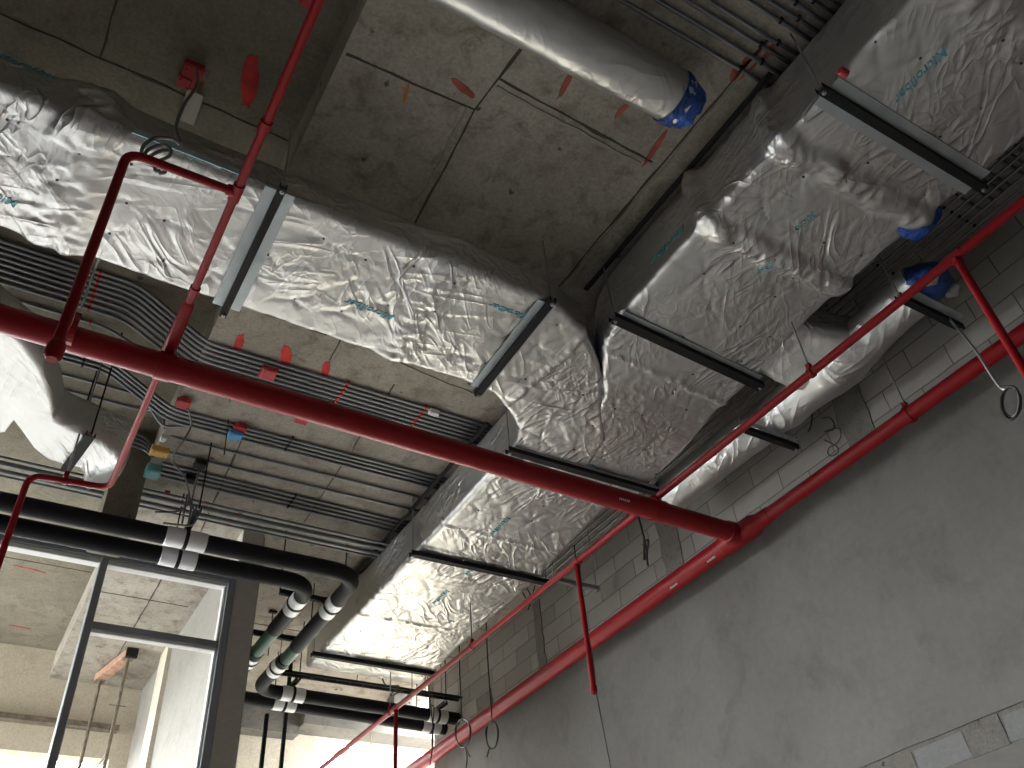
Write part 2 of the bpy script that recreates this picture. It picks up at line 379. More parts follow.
# column beside the window
g = G(); g.box(W(.441, YW, fl), W(.493, YW+.05, ZL), .006); struct('column', g, 'colgrey')
g = G(); g.box(W(X0, YW, fl), W(-1.1, YW+.04, ZU)); struct('wall_light_blocker', g, 'dark_wall')  # unseen solid stretch, added to block far daylight from the near space
# window partition: grey frame, rusty lintel
win = bpy.data.objects.new('window_1', None); C.objects.link(win); win.location = W(.2, YW, 0); win['kind'] = 'structure'
def fr(a, b, nm, m='frame'):
    g = G(); g.box(W(*a), W(*b), .006); return struct(nm, g, m, win)
fr((-1.4, YW, .996), (.441, YW+.03, 1.018), 'top_rail'); fr((-1.4, YW+.004, .985), (.441, YW+.026, .996), 'glazing_bead', 'white')
fr((.424, YW-.003, fl), (.4405, YW+.033, .997), 'jamb')
fr((.152, YW-.003, fl), (.168, YW+.033, 1.0), 'mullion'); fr((.168, YW+.004, .840), (.424, YW+.026, .856), 'transom'); fr((.168, YW+.006, .833), (.424, YW+.024, .840), 'glazing_bead', 'white')
fr((.418, YW+.006, .2), (.424, YW+.024, .985), 'glazing_bead', 'white'); fr((-.42, YW-.003, fl), (-.404, YW+.033, 1.0), 'mullion')
fr((-1.4, YW-.004, 1.019), (.445, YW+.034, 1.034), 'lintel', 'colgrey')

# ------------------------------------------------------------------ ducts wrapped in foil-faced wool
def fnoise(p, k):
    n1 = noise.noise(p*1.7); n2 = noise.noise(p*5.3+Vector((3, 7, 1)))
    w_ = Vector((noise.noise(p*2.3), noise.noise(p*2.3+Vector((7, 0, 0))), noise.noise(p*2.3+Vector((0, 7, 0)))))*.35
    n3 = 1-abs(noise.noise((p+w_)*6.5+Vector((1, 1, 9))))*2; n4 = 1-abs(noise.noise((p+w_)*13+Vector((4, 1, 2))))*2
    m_ = .25+1.1*max(0, noise.noise(p*1.1+Vector((11, 3, 2)))+.2)
    return k*(.010*n1 + .005*n2 + m_*(.005*n3**3 + .0016*n4**3))
def star(dx, dy, key):
    """depth of the radial folds pulled by an insulation pin"""
    rr = math.hypot(dx, dy); an = math.atan2(dy, dx); k1 = 4+int(3*abs(noise.noise(key*1.9))); ph = key.x*2.1
    f = abs(math.sin(an*k1/2+ph+3*noise.noise(key+Vector((math.cos(an), math.sin(an), 0)))))
    return .008*math.exp(-rr/.03) + .017*math.exp(-rr/.11)*(1-f)**2
def skin(p, ss, crumple, bulges, pins, pinstep=.30):
    """how far the foil stands off the duct at p; ss = distance along the duct"""
    d = fnoise(p, crumple); hit = None
    for (s0, wd, ht) in bulges:
        q_ = (ss-s0 + .03*noise.noise(p*4))/wd
        d += ht*math.exp(-q_*q_*q_*q_)*(1+.5*noise.noise(p*7))
        if abs(q_) < 1.5: d += .020*(1-2*abs(noise.noise((p+Vector((noise.noise(p*5), noise.noise(p*5+Vector((4, 0, 0))), 0))*.1)*11)))**2*(1-abs(q_)/1.5)
    if pins:
        iu = round((p.x+.1)/pinstep); iv = round((p.y+.07)/pinstep)
        for a in (-1, 0, 1):
            for b in (-1, 0, 1):
                ku, kv = iu+a, iv+b
                if noise.noise(Vector((ku*1.7, kv*1.3, 3))) < -.15: continue
                cx_ = (ku+noise.noise(Vector((ku*3.1, kv*5.7, .5)))*.3)*pinstep-.1; cy_ = (kv+noise.noise(Vector((ku*4.3, kv*2.9, 7.5)))*.3)*pinstep-.07
                dx = p.x-cx_; dy = p.y-cy_; rr = math.hypot(dx, dy)
                if rr < .25: d -= star(dx, dy, Vector((ku*1.3+.37, kv*1.7+.21, .6)))
                if rr < .02: hit = (rr, (ku, kv))
    return d, hit
def loft(stations, step=.02, rad=.05, crumple=1.0, bulges=(), pins=True, pinstep=.30, zcap=True):
    """stations: (left xy, right xy, bottom z, top z) in survey units; returns the wrapped skin as geometry"""
    st = [(Vector((a[0]*S, a[1]*S)), Vector((b[0]*S, b[1]*S)), zb*S+E, zt*S+E) for a, b, zb, zt in stations]
    dense = []; s = 0
    for i in range(len(st)-1):
        A, B = st[i], st[i+1]; L = ((A[0]+A[1])/2-(B[0]+B[1])/2).length; n = max(1, int(L/step))
        for j in range(n):
            t = j/n; dense.append((A[0].lerp(B[0], t), A[1].lerp(B[1], t), A[2]+(B[2]-A[2])*t, A[3]+(B[3]-A[3])*t, s+L*t))
        s += L
    dense.append((*st[-1], s))
    g = G(); A = st[0]; w = (A[0]-A[1]).length; h = A[3]-A[2]
    nb = max(6, int(w/step)); nh = max(3, int(h/step)); nc = 4; nt_ = 6
    per = []   # (u across 0..1 from left to right, v up 0..1, corner offset dir)
    def ring(Lp, Rp, zb, zt):
        ww = (Rp-Lp).length; d = (Rp-Lp)/ww; hh = zt-zb; r = min(rad, ww*.45, hh*.45); out = []
        def P(a, b, na, nb2): out.append((Vector((Lp.x+d.x*a, Lp.y+d.y*a, zb+b)), Vector((d.x*na, d.y*na, nb2))))
        for i in range(nb+1): P(r+(ww-2*r)*i/nb, 0, 0, -1)
        for i in range(1, nc): a = math.pi/2*i/nc; P(ww-r+r*math.sin(a), r-r*math.cos(a), math.sin(a), -math.cos(a))
        for i in range(nh+1): P(ww, r+(hh-2*r)*i/nh, 1, 0)
        for i in range(1, nc): a = math.pi/2*i/nc; P(ww-r+r*math.cos(a), hh-r+r*math.sin(a), math.cos(a), math.sin(a))
        for i in range(nt_+1): P(ww-r-(ww-2*r)*i/nt_, hh, 0, 1)
        for i in range(1, nc): a = math.pi/2*i/nc; P(r-r*math.sin(a), hh-r+r*math.cos(a), -math.sin(a), math.cos(a))
        for i in range(nh+1): P(0, hh-r-(hh-2*r)*i/nh, -1, 0)
        for i in range(1, nc): a = math.pi/2*i/nc; P(r-r*math.cos(a), r-r*math.sin(a), -math.cos(a), -math.sin(a))
        return out
    npr = None; pinspots = []
    for (Lp, Rp, zb, zt, ss) in dense:
        rg = ring(Lp, Rp, zb, zt); npr = len(rg)
        for (p, nn) in rg:
            d, hit = skin(p, ss, crumple, bulges, pins and nn.z < -.5, pinstep)
            if hit: pinspots.append((hit[0], hit[1], p+nn*(d+.001)))
            g.v.append(p+nn*d)
    n = npr
    for i in range(len(dense)-1):
        for j in range(n): g.face([i*n+j, (i+1)*n+j, (i+1)*n+(j+1) % n, i*n+(j+1) % n])
    g.face([j for j in range(n)]); g.face([(len(dense)-1)*n+j for j in range(n)][::-1])
    best = {}
    for rr, k_, p in pinspots:
        if k_ not in best or best[k_][0] > rr: best[k_] = (rr, p)
    g.cur = 1
    for rr, p in best.values():
        pts = [p+Vector((math.cos(a)*.009, math.sin(a)*.009, -.002)) for a in [i*math.pi/3 for i in range(6)]]
        g.prism(pts, (0, 0, .006))
    return g

# branch duct, runs across to the right and turns away at the junction
stL = [((-1.3, .985), (-1.3, .76), 1.0, 1.068), ((.615, .997), (.615, .760), 1.0, 1.062), ((.645, 1.003), (.663, .779), 1.0, 1.065),
       ((.672, 1.018), (.700, .797), 1.0, 1.075), ((.705, 1.042), (.740, .828), 1.0, 1.085), ((.735, 1.070), (.775, .858), 1.0, 1.095), ((.752, 1.10), (.805, .890), 1.0, 1.10), ((.757, 1.135), (.85, .955), .9985, 1.105), ((.757, 1.165), (.905, 1.02), .9975, 1.106), ((.757, 1.185), (.925, 1.10), .998, 1.106), ((.757, 1.205), (.93, 1.19), .999, 1.106)]
def s_at(x): return (x+1.3)*S
dl = thing('insulated_duct', 'foil-wrapped rectangular duct crossing from the left edge into the junction beside the wall duct', 'duct', W(0, .87, 1.0), 'foil-wrapped ducts')
BL = [(s_at(-.085), .16, .035), (s_at(.44), .13, .014), (s_at(.70), .03, .006)]
mk('duct_wrap', loft(stL, .019, .045, 1.0, BL), ['foil', 'pin'], dl, True, 60)
# wall-side duct, near run
stR = [((.73, -.9), (1.055, -.9), 1.0, 1.112), ((.73, .10), (1.045, .10), 1.0, 1.112), ((.73, .30), (1.035, .30), 1.0, 1.112), ((.73, .45), (1.025, .45), 1.0, 1.112), ((.73, .62), (1.03, .62), 1.0, 1.112),
       ((.732, .745), (1.048, .745), 1.0, 1.112), ((.745, .80), (1.052, .82), 1.0, 1.11), ((.775, .85), (1.052, .87), 1.0, 1.11), ((.825, .92), (1.062, .93), 1.0, 1.11), ((.850, 1.0), (1.072, 1.0), 1.0, 1.11), ((.858, 1.15), (1.085, 1.15), 1.0, 1.11), ((.862, 1.19), (1.088, 1.19), 1.0, 1.11)]
def s_r(y): return (y+.9)*S
dr = thing('insulated_duct', 'wide foil-wrapped duct running along the block wall, from the top right corner to the junction', 'duct', W(.88, .4, 1.0), 'foil-wrapped ducts')
BR = [(s_r(.10), .12, .02), (s_r(.365), .085, .034), (s_r(.522), .085, .038), (s_r(.83), .03, .008)]
mk('duct_wrap', loft(stR, .019, .045, 1.1, BR), ['foil', 'pin'], dr, True, 60)
# back run beyond the junction
stB = [((.757, 1.15), (1.075, 1.16), 1.0035, 1.108), ((.758, 1.20), (1.052, 1.20), 1.003, 1.108), ((.760, 1.37), (1.060, 1.37), 1.0, 1.108), ((.760, 1.55), (1.085, 1.55), 1.0, 1.108), ((.755, 1.95), (1.085, 1.95), 1.0, 1.108), ((.753, 2.215), (1.10, 2.215), 1.0, 1.108)]
db = thing('insulated_duct', 'foil-wrapped duct beyond the big red pipe, running down to the far opening', 'duct', W(.9, 1.7, 1.0), 'foil-wrapped ducts')
BB = [(.27*S, .02, .006), (.37*S, .02, .006), (.72*S, .02, .006)]
mk('duct_wrap', loft(stB, .021, .045, .6, BB), ['foil', 'pin'], db, True, 60)

def ring_tube(path, rad, n=28, crumple=1.0, sq=1.0, pins=()):
    g = G(); g.tube(path, rad, n)
    for i, v in enumerate(g.v):
        pass
    # displace outwards along the ring normal
    k = len(path)
    for i in range(k):
        c = Vector(path[i])
        for j in range(n):
            v = g.v[i*n+j]; d = (v-c).normalized(); dd = fnoise(v*1.3, crumple)
            for pc in pins:
                rr = (v-pc).length; dd -= .016*math.exp(-rr/.04)
            g.v[i*n+j] = v+d*dd
    return g
# round stub near the slab, blue film over its mouth
p0 = W(-.25, .417, 1.088); p1 = W(.615, .415, 1.088)
path = [p0.lerp(p1, i/110) for i in range(111)]
pn = [W(.60-i*.062, .417, 1.088)+Vector((0, -.06, -.16)) for i in range(1, 9)] 
ds = thing('insulated_duct', 'round foil-wrapped duct under the slab ending in blue plastic film, top centre', 'duct', W(.3, .417, 1.04), 'foil-wrapped ducts')
mk('duct_wrap', ring_tube(path, .168, 40, .7, pins=pn), 'foil_smooth', ds, True, 70)
g = G()
pp = [W(.598, .415, 1.088).lerp(W(.645, .418, 1.086), t/8) for t in range(9)]
g.tube(pp, [.172, .176, .174, .168, .160, .150, .142, .135, .02], 30, False)
for i, v in enumerate(g.v): 
    if i >= 30: g.v[i] = v + Vector((1, .3, .2))*(.05*noise.noise(v*9)) + Vector((.02, 0, -.02))*noise.noise(v*20)
mk('plastic_film', g, 'blue', ds, True, 70)

# small round duct between the wall-side duct and the wall, with its take-off
pth = smooth_path([W(1.135, .455, 1.0), W(1.14, .53, .998), W(1.148, .62, .995), W(1.155, .72, .998), W(1.160, .80, 1.0), W(1.152, .9, 1.0), W(1.148, 1.03, 1.0), W(1.145, 1.12, 1.0)], 22)
rr_ = [.17+.05*math.exp(-((p.y/S-.66)/.07)**2)-.02*math.exp(-((p.y/S-.83)/.02)**2) for p in pth]
dd = thing('insulated_duct', 'small round foil-wrapped duct squeezed between the wide duct and the block wall', 'duct', W(1.15, .7, .96), 'foil-wrapped ducts')
mk('duct_wrap', ring_tube(pth, rr_, 30, 1.4), 'foil', dd, True, 60)
g = loft([((1.00, .625), (1.00, .745), 1.004, 1.075), ((1.05, .61), (1.05, .745), .997, 1.07), ((1.085, .59), (1.085, .745), .984, 1.055), ((1.115, .575), (1.115, .735), .972, 1.04), ((1.15, .555), (1.15, .72), .965, 1.03)], .015, .10, 2.6, pins=False)
mk('take_off', g, ['foil', 'pin'], dd, True, 60)
g = G(); g.tube([W(1.135, .463, 1.0), W(1.134, .44, 1.0), W(1.133, .425, 1.0), W(1.133, .415, 1.0)], [.165, .15, .12, .04], 26)
for i, v in enumerate(g.v): g.v[i] = v+Vector((noise.noise(v*8), noise.noise(v*8+Vector((5, 0, 0))), noise.noise(v*8+Vector((0, 5, 0)))))*.05
mk('plastic_film', g, 'blue', dd, True, 70)
for (x, y, z) in ((1.10, .425, .975), (1.165, .43, .985)):
    g = G(); c = W(x, y, z); g.tube([c+Vector((0, -.06, -.03)), c+Vector((.01, 0, -.04)), c+Vector((.02, .05, -.03))], [.02, .05, .025], 10); mk('foil_patch', g, 'foil_smooth', dd)
g = G(); g.tube([W(1.145, 1.115, 1.0), W(1.145, 1.14, 1.0), W(1.145, 1.15, .998)], [.175, .17, .05], 24)
for i, v in enumerate(g.v): g.v[i] = v+Vector((noise.noise(v*8), noise.noise(v*8+Vector((5, 0, 0))), noise.noise(v*8)))*.04
mk('plastic_film', g, 'blue', dd, True, 70)
# collar on the side of the wide duct, wrapped in blue film
g = G(); g.tube([W(1.00, .375, 1.035), W(1.035, .375, 1.033), W(1.055, .377, 1.028), W(1.062, .378, 1.027)], [.17, .18, .16, .05], 24)
for i, v in enumerate(g.v): g.v[i] = v+Vector((noise.noise(v*8), noise.noise(v*8+Vector((5, 0, 0))), noise.noise(v*8)))*.05
mk('side_collar', g, 'blue', dr, True, 70)
g = G(); c = W(*onx(846, 74, .728))
g.tube([c+Vector((-.05, 0, 0)), c+Vector((-.045, 0, 0)), c], [.018, .024, .026], 16); mk('red_cap', g, 'redbox', dr)

# insulated offset at the lower left
def st_px(r, l, zb, h): a = onz(*l, zb); b = onz(*r, zb); return ((a[0], a[1]), (b[0], b[1]), zb, zb+h)
stF = [((-1.0, 1.43), (-1.0, 1.10), .985, 1.05), st_px((-60, 275), (-60, 390), .985, .065), st_px((-10, 312), (-18, 440), .985, .065), st_px((22, 338), (4, 436), .985, .065), st_px((42, 366), (12, 424), .985, .065), st_px((52, 394), (20, 434), .985, .065),
       st_px((56, 416), (32, 452), .985, .070), st_px((67, 425), (48, 463), .985, .075), st_px((84, 432), (66, 468), .985, .075), st_px((103, 442), (78, 470), .983, .078), st_px((120, 452), (82, 476), .972, .085), st_px((127, 464), (82, 484), .955, .085), st_px((122, 476), (84, 492), .935, .08)]
df = thing('insulated_duct', 'narrow foil-wrapped duct making an S bend at the lower left, held by a dark strap', 'duct', W(0, 1.42, .97), 'foil-wrapped ducts')
mk('duct_wrap', loft(stF, .02, .075, 1.0, [], pins=False), ['foil', 'pin'], df, True, 60)

# printed lettering on the foil
def letter(txt, origin, rdir, udir, size, m, par, name='printed_lettering', conf=None):
    cu = bpy.data.curves.new('lettering', 'FONT'); cu.body = txt; cu.size = size; cu.shear = .35; cu.extrude = .0015; cu.offset = size*.012
    ob = bpy.data.objects.new('tmp', cu); C.objects.link(ob)
    dg = bpy.context.evaluated_depsgraph_get(); me = bpy.data.meshes.new_from_object(ob.evaluated_get(dg))
    bpy.data.objects.remove(ob); bpy.data.curves.remove(cu)
    r = Vector(rdir).normalized(); u = Vector(udir).normalized(); n = r.cross(u); o = Vector(origin)-world_loc(par)
    for v in me.vertices: v.co = o + r*v.co.x + u*v.co.y + n*v.co.z
    if conf:
        wl = world_loc(par)
        for v in me.vertices: p = v.co+wl; v.co = v.co + Vector(conf[0])*(conf[1](p)+.003)
    me.materials.clear(); me.materials.append(M[m]); ob = bpy.data.objects.new(name, me); C.objects.link(ob); ob.parent = par
    return ob
dn_ = (0, 0, -1)
cL = (dn_, lambda p: skin(p, p.x+1.3*S, 1.0, BL, True)[0]); cR = (dn_, lambda p: skin(p, p.y+.9*S, 1.1, BR, True)[0]); cB = (dn_, lambda p: skin(p, p.y-1.155*S, .6, BB, True)[0])
for x, y, tx, sz in ((.405, .900, 'Microfiber', .085), (.60, .805, 'Microfiber', .075), (-.135, .93, 'Microfiber', .085)): letter(tx, W(x, y, 1.0), (-1, 0, 0), (0, 1, 0), sz, 'ink', dl, conf=cL)
for x, y, tx, sz in ((.818, .160, 'Microfiber', .085), (.86, .43, 'Micro', .07), (.865, .53, 'fiber', .07)): letter(tx, W(x, y, 1.0), (0, 1, 0), (1, 0, 0), sz, 'ink', dr, conf=cR)
for x, y, tx, sz in ((.905, 1.52, 'Microfiber', .08), (.90, 1.68, 'Microfiber', .08), (.87, 1.34, 'Microfiber', .08)): letter(tx, W(x, y, 1.0), (0, 1, 0), (1, 0, 0), sz, 'ink', db, conf=cB)
letter('Microfiber', W(.88, 1.115, 1.0), (1, 0, 0), (0, -1, 0), .075, 'ink', dr, conf=cR)
letter('Microfiber', W(.73, .56, 1.040), (0, 1, 0), (0, 0, -1), .085, 'ink', dr, conf=((-1, 0, 0), lambda p: skin(p, p.y+.9*S, 1.1, BR, False)[0]))
letter('Microfiber', W(-.20, .76, 1.052), (1, 0, 0), (0, 0, 1), .07, 'ink', dl, conf=((0, -1, 0), lambda p: skin(p, p.x+1.3*S, 1.0, BL, False)[0]))
g = G(); g.box(W(-.03, .7543, 1.002), W(.115, .7558, 1.013)); mk('foil_tape', g, 'inkpale', dl, False)

# ------------------------------------------------------------------ trapeze hangers
def channel(g, a, b, w=.05, h=.045, t=.006):
    """C channel, open upward, between two points"""
    a = Vector(a); b = Vector(b); d = (b-a).normalized(); n = d.cross(Vector((0, 0, 1))).normalized(); L = (b-a).length; m_ = (a+b)/2
    rot = Matrix((d, n, d.cross(n)*1)).transposed(); 
    if rot.col[2].z < 0: rot = Matrix((d, -n, Vector((0, 0, 1)))).transposed()
    z = Vector((0, 0, 1))
    g.obox(m_-z*(h/2), (L, w, t), rot, .001)
    for s in (-1, 1): g.obox(m_+n*s*(w/2-t/2), (L, t, h), rot, .001)
    return g
def rod(g, p, ztop, r=.006): g.tube([p, Vector((p.x, p.y, ztop))], r, 8)
def hexnut(g, c, r=.014, h=.012): g.tube([c-Vector((0, 0, h/2)), c+Vector((0, 0, h/2))], r, 6)
def trapeze(a, b, label, plate=None, ztop=None, w=.05, rods=(True, True), name='trapeze_hanger', group='trapeze hangers under the ducts', drop=0, m='strut'):
    """a, b: ends under the duct; plate = (offset along the duct of each galvanised strip pair)"""
    za = .028+drop
    A = W(*a)-Vector((0, 0, za)); B = W(*b)-Vector((0, 0, za)); d = (B-A).normalized()
    t = thing(name, label, 'pipe hanger' if 'pipe' in name else 'duct hanger', (A+B)/2, group)
    g = G(); channel(g, A-d*.06, B+d*.06, w); mk('channel', g, m, t, False)
    if plate:
        n = d.cross(Vector((0, 0, 1))); g = G(); rot = Matrix((d, n, Vector((0, 0, 1)))).transposed()
        for s, ww in plate:
            g = G(); g.obox((A+B)/2+n*s+Vector((0, 0, .017)), ((B-A).length, ww, .006), rot, .001); mk('galvanised_plate', g, 'galv', t, False)
    for (P_, on, s) in ((A, rods[0], -1), (B, rods[1], 1)):
        if not on: continue
        q_ = P_+d*s*.035; g = G(); zt_ = (ZL if ztop is None else ztop)*S+E; rod(g, q_-Vector((0, 0, .05)), zt_); o = mk('rod', g, 'rod', t)
        for dz_ in (-.034, .03): g = G(); hexnut(g, q_+Vector((0, 0, dz_))); mk('nut', g, 'rod', o, False)
    return t
P2 = [(-.058, .055), (.058, .055)]
trapeze((.164, .752, 1), (.164, .998, 1), 'black channel between two pale galvanised strips under the left part of the crossing duct', [(-.055, .075), (.055, .075)], w=.045, ztop=ZL)
trapeze((.608, .764, 1), (.612, .994, 1), 'black channel with pale strips under the crossing duct, just before its bend', [(-.055, .06), (.045, .03)], w=.05)
trapeze((.727, .278, 1), (1.040, .278, 1), 'black channel on pale galvanised strips under the wall-side duct, top right', [(-.062, .07), (.066, .07)], w=.055)
trapeze((.729, .742, 1), (1.052, .762, 1), 'black channel under the wall-side duct at the right of the junction, pale strip beside it', [(-.02, .0), (.0, .0)] and [(.062, .045), (-.052, .018)], w=.075)
trapeze((.757, 1.125, .999), (1.100, 1.120, .999), 'black channel under the end of the junction, just behind the big red pipe', [(.045, .025)], w=.065)
trapeze((.757, 1.549, 1), (1.092, 1.545, 1), 'black channel under the middle of the far duct run', None, w=.065)
trapeze((.745, 2.119, 1), (1.090, 2.122, 1), 'black channel under the far end of the far duct run', None, w=.06)
trapeze((1.085, .84, .962), (1.205, .84, .962), 'short pale channel under the small round duct beside the wide duct', [(.06, .04)], w=.05, drop=0, group='short hangers by the wall')
trapeze((1.085, .47, .962), (1.215, .47, .962), 'short channel by the blue film end of the small round duct', [(.06, .06)], w=.05, group='short hangers by the wall')
trapeze((1.10, 1.50, .985), (1.205, 1.50, .985), 'short grey channel poking out beside the far duct towards the block wall', None, w=.05, m='rod', group='short hangers by the wall')
# strap of the S-bend duct
t = thing('duct_strap', 'dark flat strap and rod holding the S-bend duct, lower left', 'duct hanger', W(0, 1.4, .98))
a = W(*onz(92, 432, .984))-Vector((0, 0, .02)); b = W(*onz(66, 468, .984))-Vector((0, 0, .02)); g = G(); channel(g, a, b, .07, .04); mk('channel', g, 'strut', t, False)
for p in (a, b): g = G(); rod(g, p, ZU*S+E, .007); mk('rod', g, 'strut', t)
g = G(); c = W(*onz(80, 422, 1.01)); g.box(c-Vector((.11, .012, .09)), c+Vector((.11, .012, .08)), .004); mk('side_plate', g, 'colgrey', t, False)

# ------------------------------------------------------------------ fire pipes
ZM = .86; ZT = .888; XP = 1.205; YM = 1.021
g = G()
t = thing('fire_pipe', 'thick red fire main crossing the whole picture and joining the wall pipe', 'pipe', W(.5, YM, ZM), 'red fire pipes')
a = Vector(onz(0, 318, ZM)); b = Vector(onz(735, 531, ZM)); 
yl = a[1]; 
A = W(-1.5, yl-.012, ZM); B = W(XP-.02, YM, ZM)
g.tube([A, B], .084, 24); mk('pipe', g, 'red', t)
for x in (.995,):
    g = G(); c = A.lerp(B, (x*S-A.x)/(B.x-A.x)); g.tube([c-Vector((.05, 0, 0)), c+Vector((.05, 0, 0))], .092, 24); 
    g.tube([c, Vector((c.x, c.y, ZT*S+E))], .045, 14); mk('outlet_clamp', g, 'red', t)
g = G(); c = A.lerp(B, (.10*S-A.x)/(B.x-A.x)); g.tube([c-Vector((.05, 0, 0)), c+Vector((.05, 0, 0))], .092, 24); g.tube([c, Vector((c.x, c.y, ZT*S+E))], .045, 14); mk('outlet_clamp', g, 'red', t)
def stencil(par, c, axis, r, zoff):
    """row of small white stencilled strokes on the lower camera side of a pipe"""
    ax_ = Vector(axis).normalized(); side = ax_.cross(Vector((0, 0, 1))).normalized()
    if side.dot(W(0, 0, 0)-Vector(c)) < 0: side = -side
    nrm = (side*math.cos(zoff)-Vector((0, 0, 1))*math.sin(zoff)); up = nrm.cross(ax_); g = G(); rot = Matrix((ax_, up, nrm)).transposed()
    for i in range(6):
        g.obox(Vector(c)+nrm*(r+.0008)+ax_*(i-2.5)*.018, (.011 if i % 2 else .007, .016, .002), rot)
    mk('stencil_mark', g, 'white', par, False)

t2 = thing('fire_pipe', 'thick red pipe fixed along the block wall above the cement render', 'pipe', W(XP, 1.0, ZM), 'red fire pipes')
g = G(); g.tube([W(XP, YM-.035, ZM), W(XP+.007, 2.86, ZM)], .084, 24); mk('pipe', g, 'red', t2)
g = G(); g.tube([W(XP, -.9, ZM), W(XP, YM-.07, ZM)], .058, 20); mk('narrow_pipe', g, 'red', t2)
g = G()
g.tube([W(XP, YM-.085, ZM), W(XP, YM-.078, ZM), W(XP, YM-.055, ZM), W(XP, YM-.04, ZM), W(XP, YM+.045, ZM), W(XP, YM+.047, ZM)], [.064, .068, .072, .097, .097, .088], 24)
g.tube([W(XP, YM, ZM), W(XP-.035, YM, ZM), W(XP-.036, YM, ZM)], [.095, .095, .086], 24); mk('tee', g, 'red', t2)
ZMz = ZM*S+E
stencil(t, A.lerp(B, (.905*S-A.x)/(B.x-A.x)), (1, 0, 0), .084, .6)
stencil(t2, W(XP, 1.10, ZM), (0, 1, 0), .084, .9); stencil(t2, W(XP, 1.22, ZM), (0, 1, 0), .084, .9)
# branch line over the main, with three drops
t3 = thing('fire_pipe', 'thin red branch pipe running parallel to the wall with three drops', 'pipe', W(.99, 1.0, ZT), 'red fire pipes')
g = G(); XB0, XB1 = 1.008, .975
def xb(y): return 1.008+(y-.35)*(.976-1.008)/(2.55-.35)
g.tube([W(xb(-.6), -.6, ZT), W(xb(2.86), 2.86, ZT)], .030, 16); mk('pipe', g, 'red', t3)
for y, ln in ((.345, None), (1.282, None), (2.132, None)):
    zl = {.345: .60, 1.282: .619, 2.132: .3}[y]
    g = G(); c = W(xb(y), y, ZT); g.tube([c, Vector((c.x, c.y, zl*S+E))], .024, 14); d_ = mk('drop_pipe', g, 'red', t3)
    g = G(); g.tube([Vector((c.x, c.y-.05, c.z)), Vector((c.x, c.y+.05, c.z))], .036, 14); g.tube([c, c-Vector((0, 0, .06))], .031, 14); mk('tee', g, 'red', d_)
    if zl > .4:
        e = Vector((c.x, c.y, zl*S+E)); g = G(); g.tube([e+Vector((0, 0, .03)), e-Vector((0, 0, .02)), e-Vector((0, 0, .021)), e-Vector((0, 0, .035))], [.030, .030, .018, .018], 10); mk('end_plug', g, 'red', d_)
t4 = thing('fire_pipe', 'thin red branch pipe at the left, from the window corner to the top edge', 'pipe', W(.1, .9, ZT), 'red fire pipes')
g = G(); zd = W(0, 0, .60).z
pts = [W(.1, -.8, ZT), W(.1, 1.392, ZT), W(-.0235, 1.405, ZT), Vector((-.0235*S, 1.405*S, .2*S+E))]
g.tube(fillet(pts, .10), .0235, 16); mk('pipe', g, 'red', t4)
g = G(); g.tube([W(.1, .90, ZT), W(.1, .905, ZT), W(.1, 1.015, ZT), W(.1, 1.045, ZT), W(.1, 1.055, ZT)], [.026, .036, .046, .046, .030], 16); mk('outlet_riser', g, 'red', t4)
g = G(); g.tube([W(.1, .585, ZT), W(.1, .60, ZT)], .031, 16); g.tube([W(.1, .87, ZT), W(.1, .885, ZT)], .031, 16); mk('coupling', g, 'red', t4)
g = G(); e = Vector((-.0255*S, .697*S, .575*S+E)); g.tube(fillet([W(.1, .696, ZT), W(-.0255, .697, ZT), e], .09), .0235, 16); dp = mk('drop_pipe', g, 'red', t4)
g = G(); g.tube([W(.1, .683, ZT), W(.1, .709, ZT)], .031, 16); g.tube([W(.1, .696, ZT), W(.088, .696, ZT)], .031, 16); mk('tee', g, 'red', dp)
g = G(); g.tube([e+Vector((0, 0, .05)), e+Vector((0, 0, .03)), e-Vector((0, 0, .03)), e-Vector((0, 0, .05))], [.026, .036, .036, .022], 14); mk('reducer', g, 'red', dp)

def clevis(p, rp, ztop, label, m='red'):
    """split ring round a pipe at p, radius rp, hung on a threaded rod"""
    t = thing('pipe_hanger', label, 'pipe hanger', p, 'rod hangers of the red pipes')
    g = G(); p = Vector(p)
    return t, g, p
def pipe_hanger(p, rp, axis, ztop, label, wall_=False):
    t, g, p = clevis(p, rp, ztop, label); ax_ = Vector(axis).normalized(); side = ax_.cross(Vector((0, 0, 1)))
    ring = [p+side*math.cos(a)*(rp+.006)+Vector((0, 0, 1))*math.sin(a)*(rp+.006) for a in [i*2*math.pi/20 for i in range(21)]]
    for i in range(20):
        m_ = (ring[i]+ring[i+1])/2; d = (ring[i+1]-ring[i]); L = d.length*1.08; d.normalize(); rot = Matrix((d, ax_, d.cross(ax_))).transposed(); g.obox(m_, (L, .03, .005), rot)
    g.box(p+Vector((-.018, -.018, rp+.004)), p+Vector((.018, .018, rp+.05)), .003)
    mk('clamp', g, 'red', t, False)
    g = G(); rod(g, p+Vector((0, 0, rp+.03)), ztop*S+E, .007); mk('rod', g, 'rod', t)
    return t
pipe_hanger(W(XP, .603, ZM), .06, (0, 1, 0), ZL, 'ring clamp and rod on the wall pipe near the wavy black scrawl')
pipe_hanger(W(xb(.62), .62, ZT), .031, (0, 1, 0), ZL, 'ring clamp and rod on the thin branch pipe beside the small round duct')
pipe_hanger(W(-.024, .993, ZM+.001), .087, (1, 0, 0), ZU, 'ring clamp and rod on the thick crossing pipe at the left')
pipe_hanger(W(xb(1.72), 1.72, ZT), .031, (0, 1, 0), ZL, 'ring clamp and rod on the thin branch pipe beside the far duct')
pipe_hanger(W(.03, 1.3985, ZT), .025, (1, 0, 0), ZU, 'ring clamp and rod on the bent red pipe above the window')
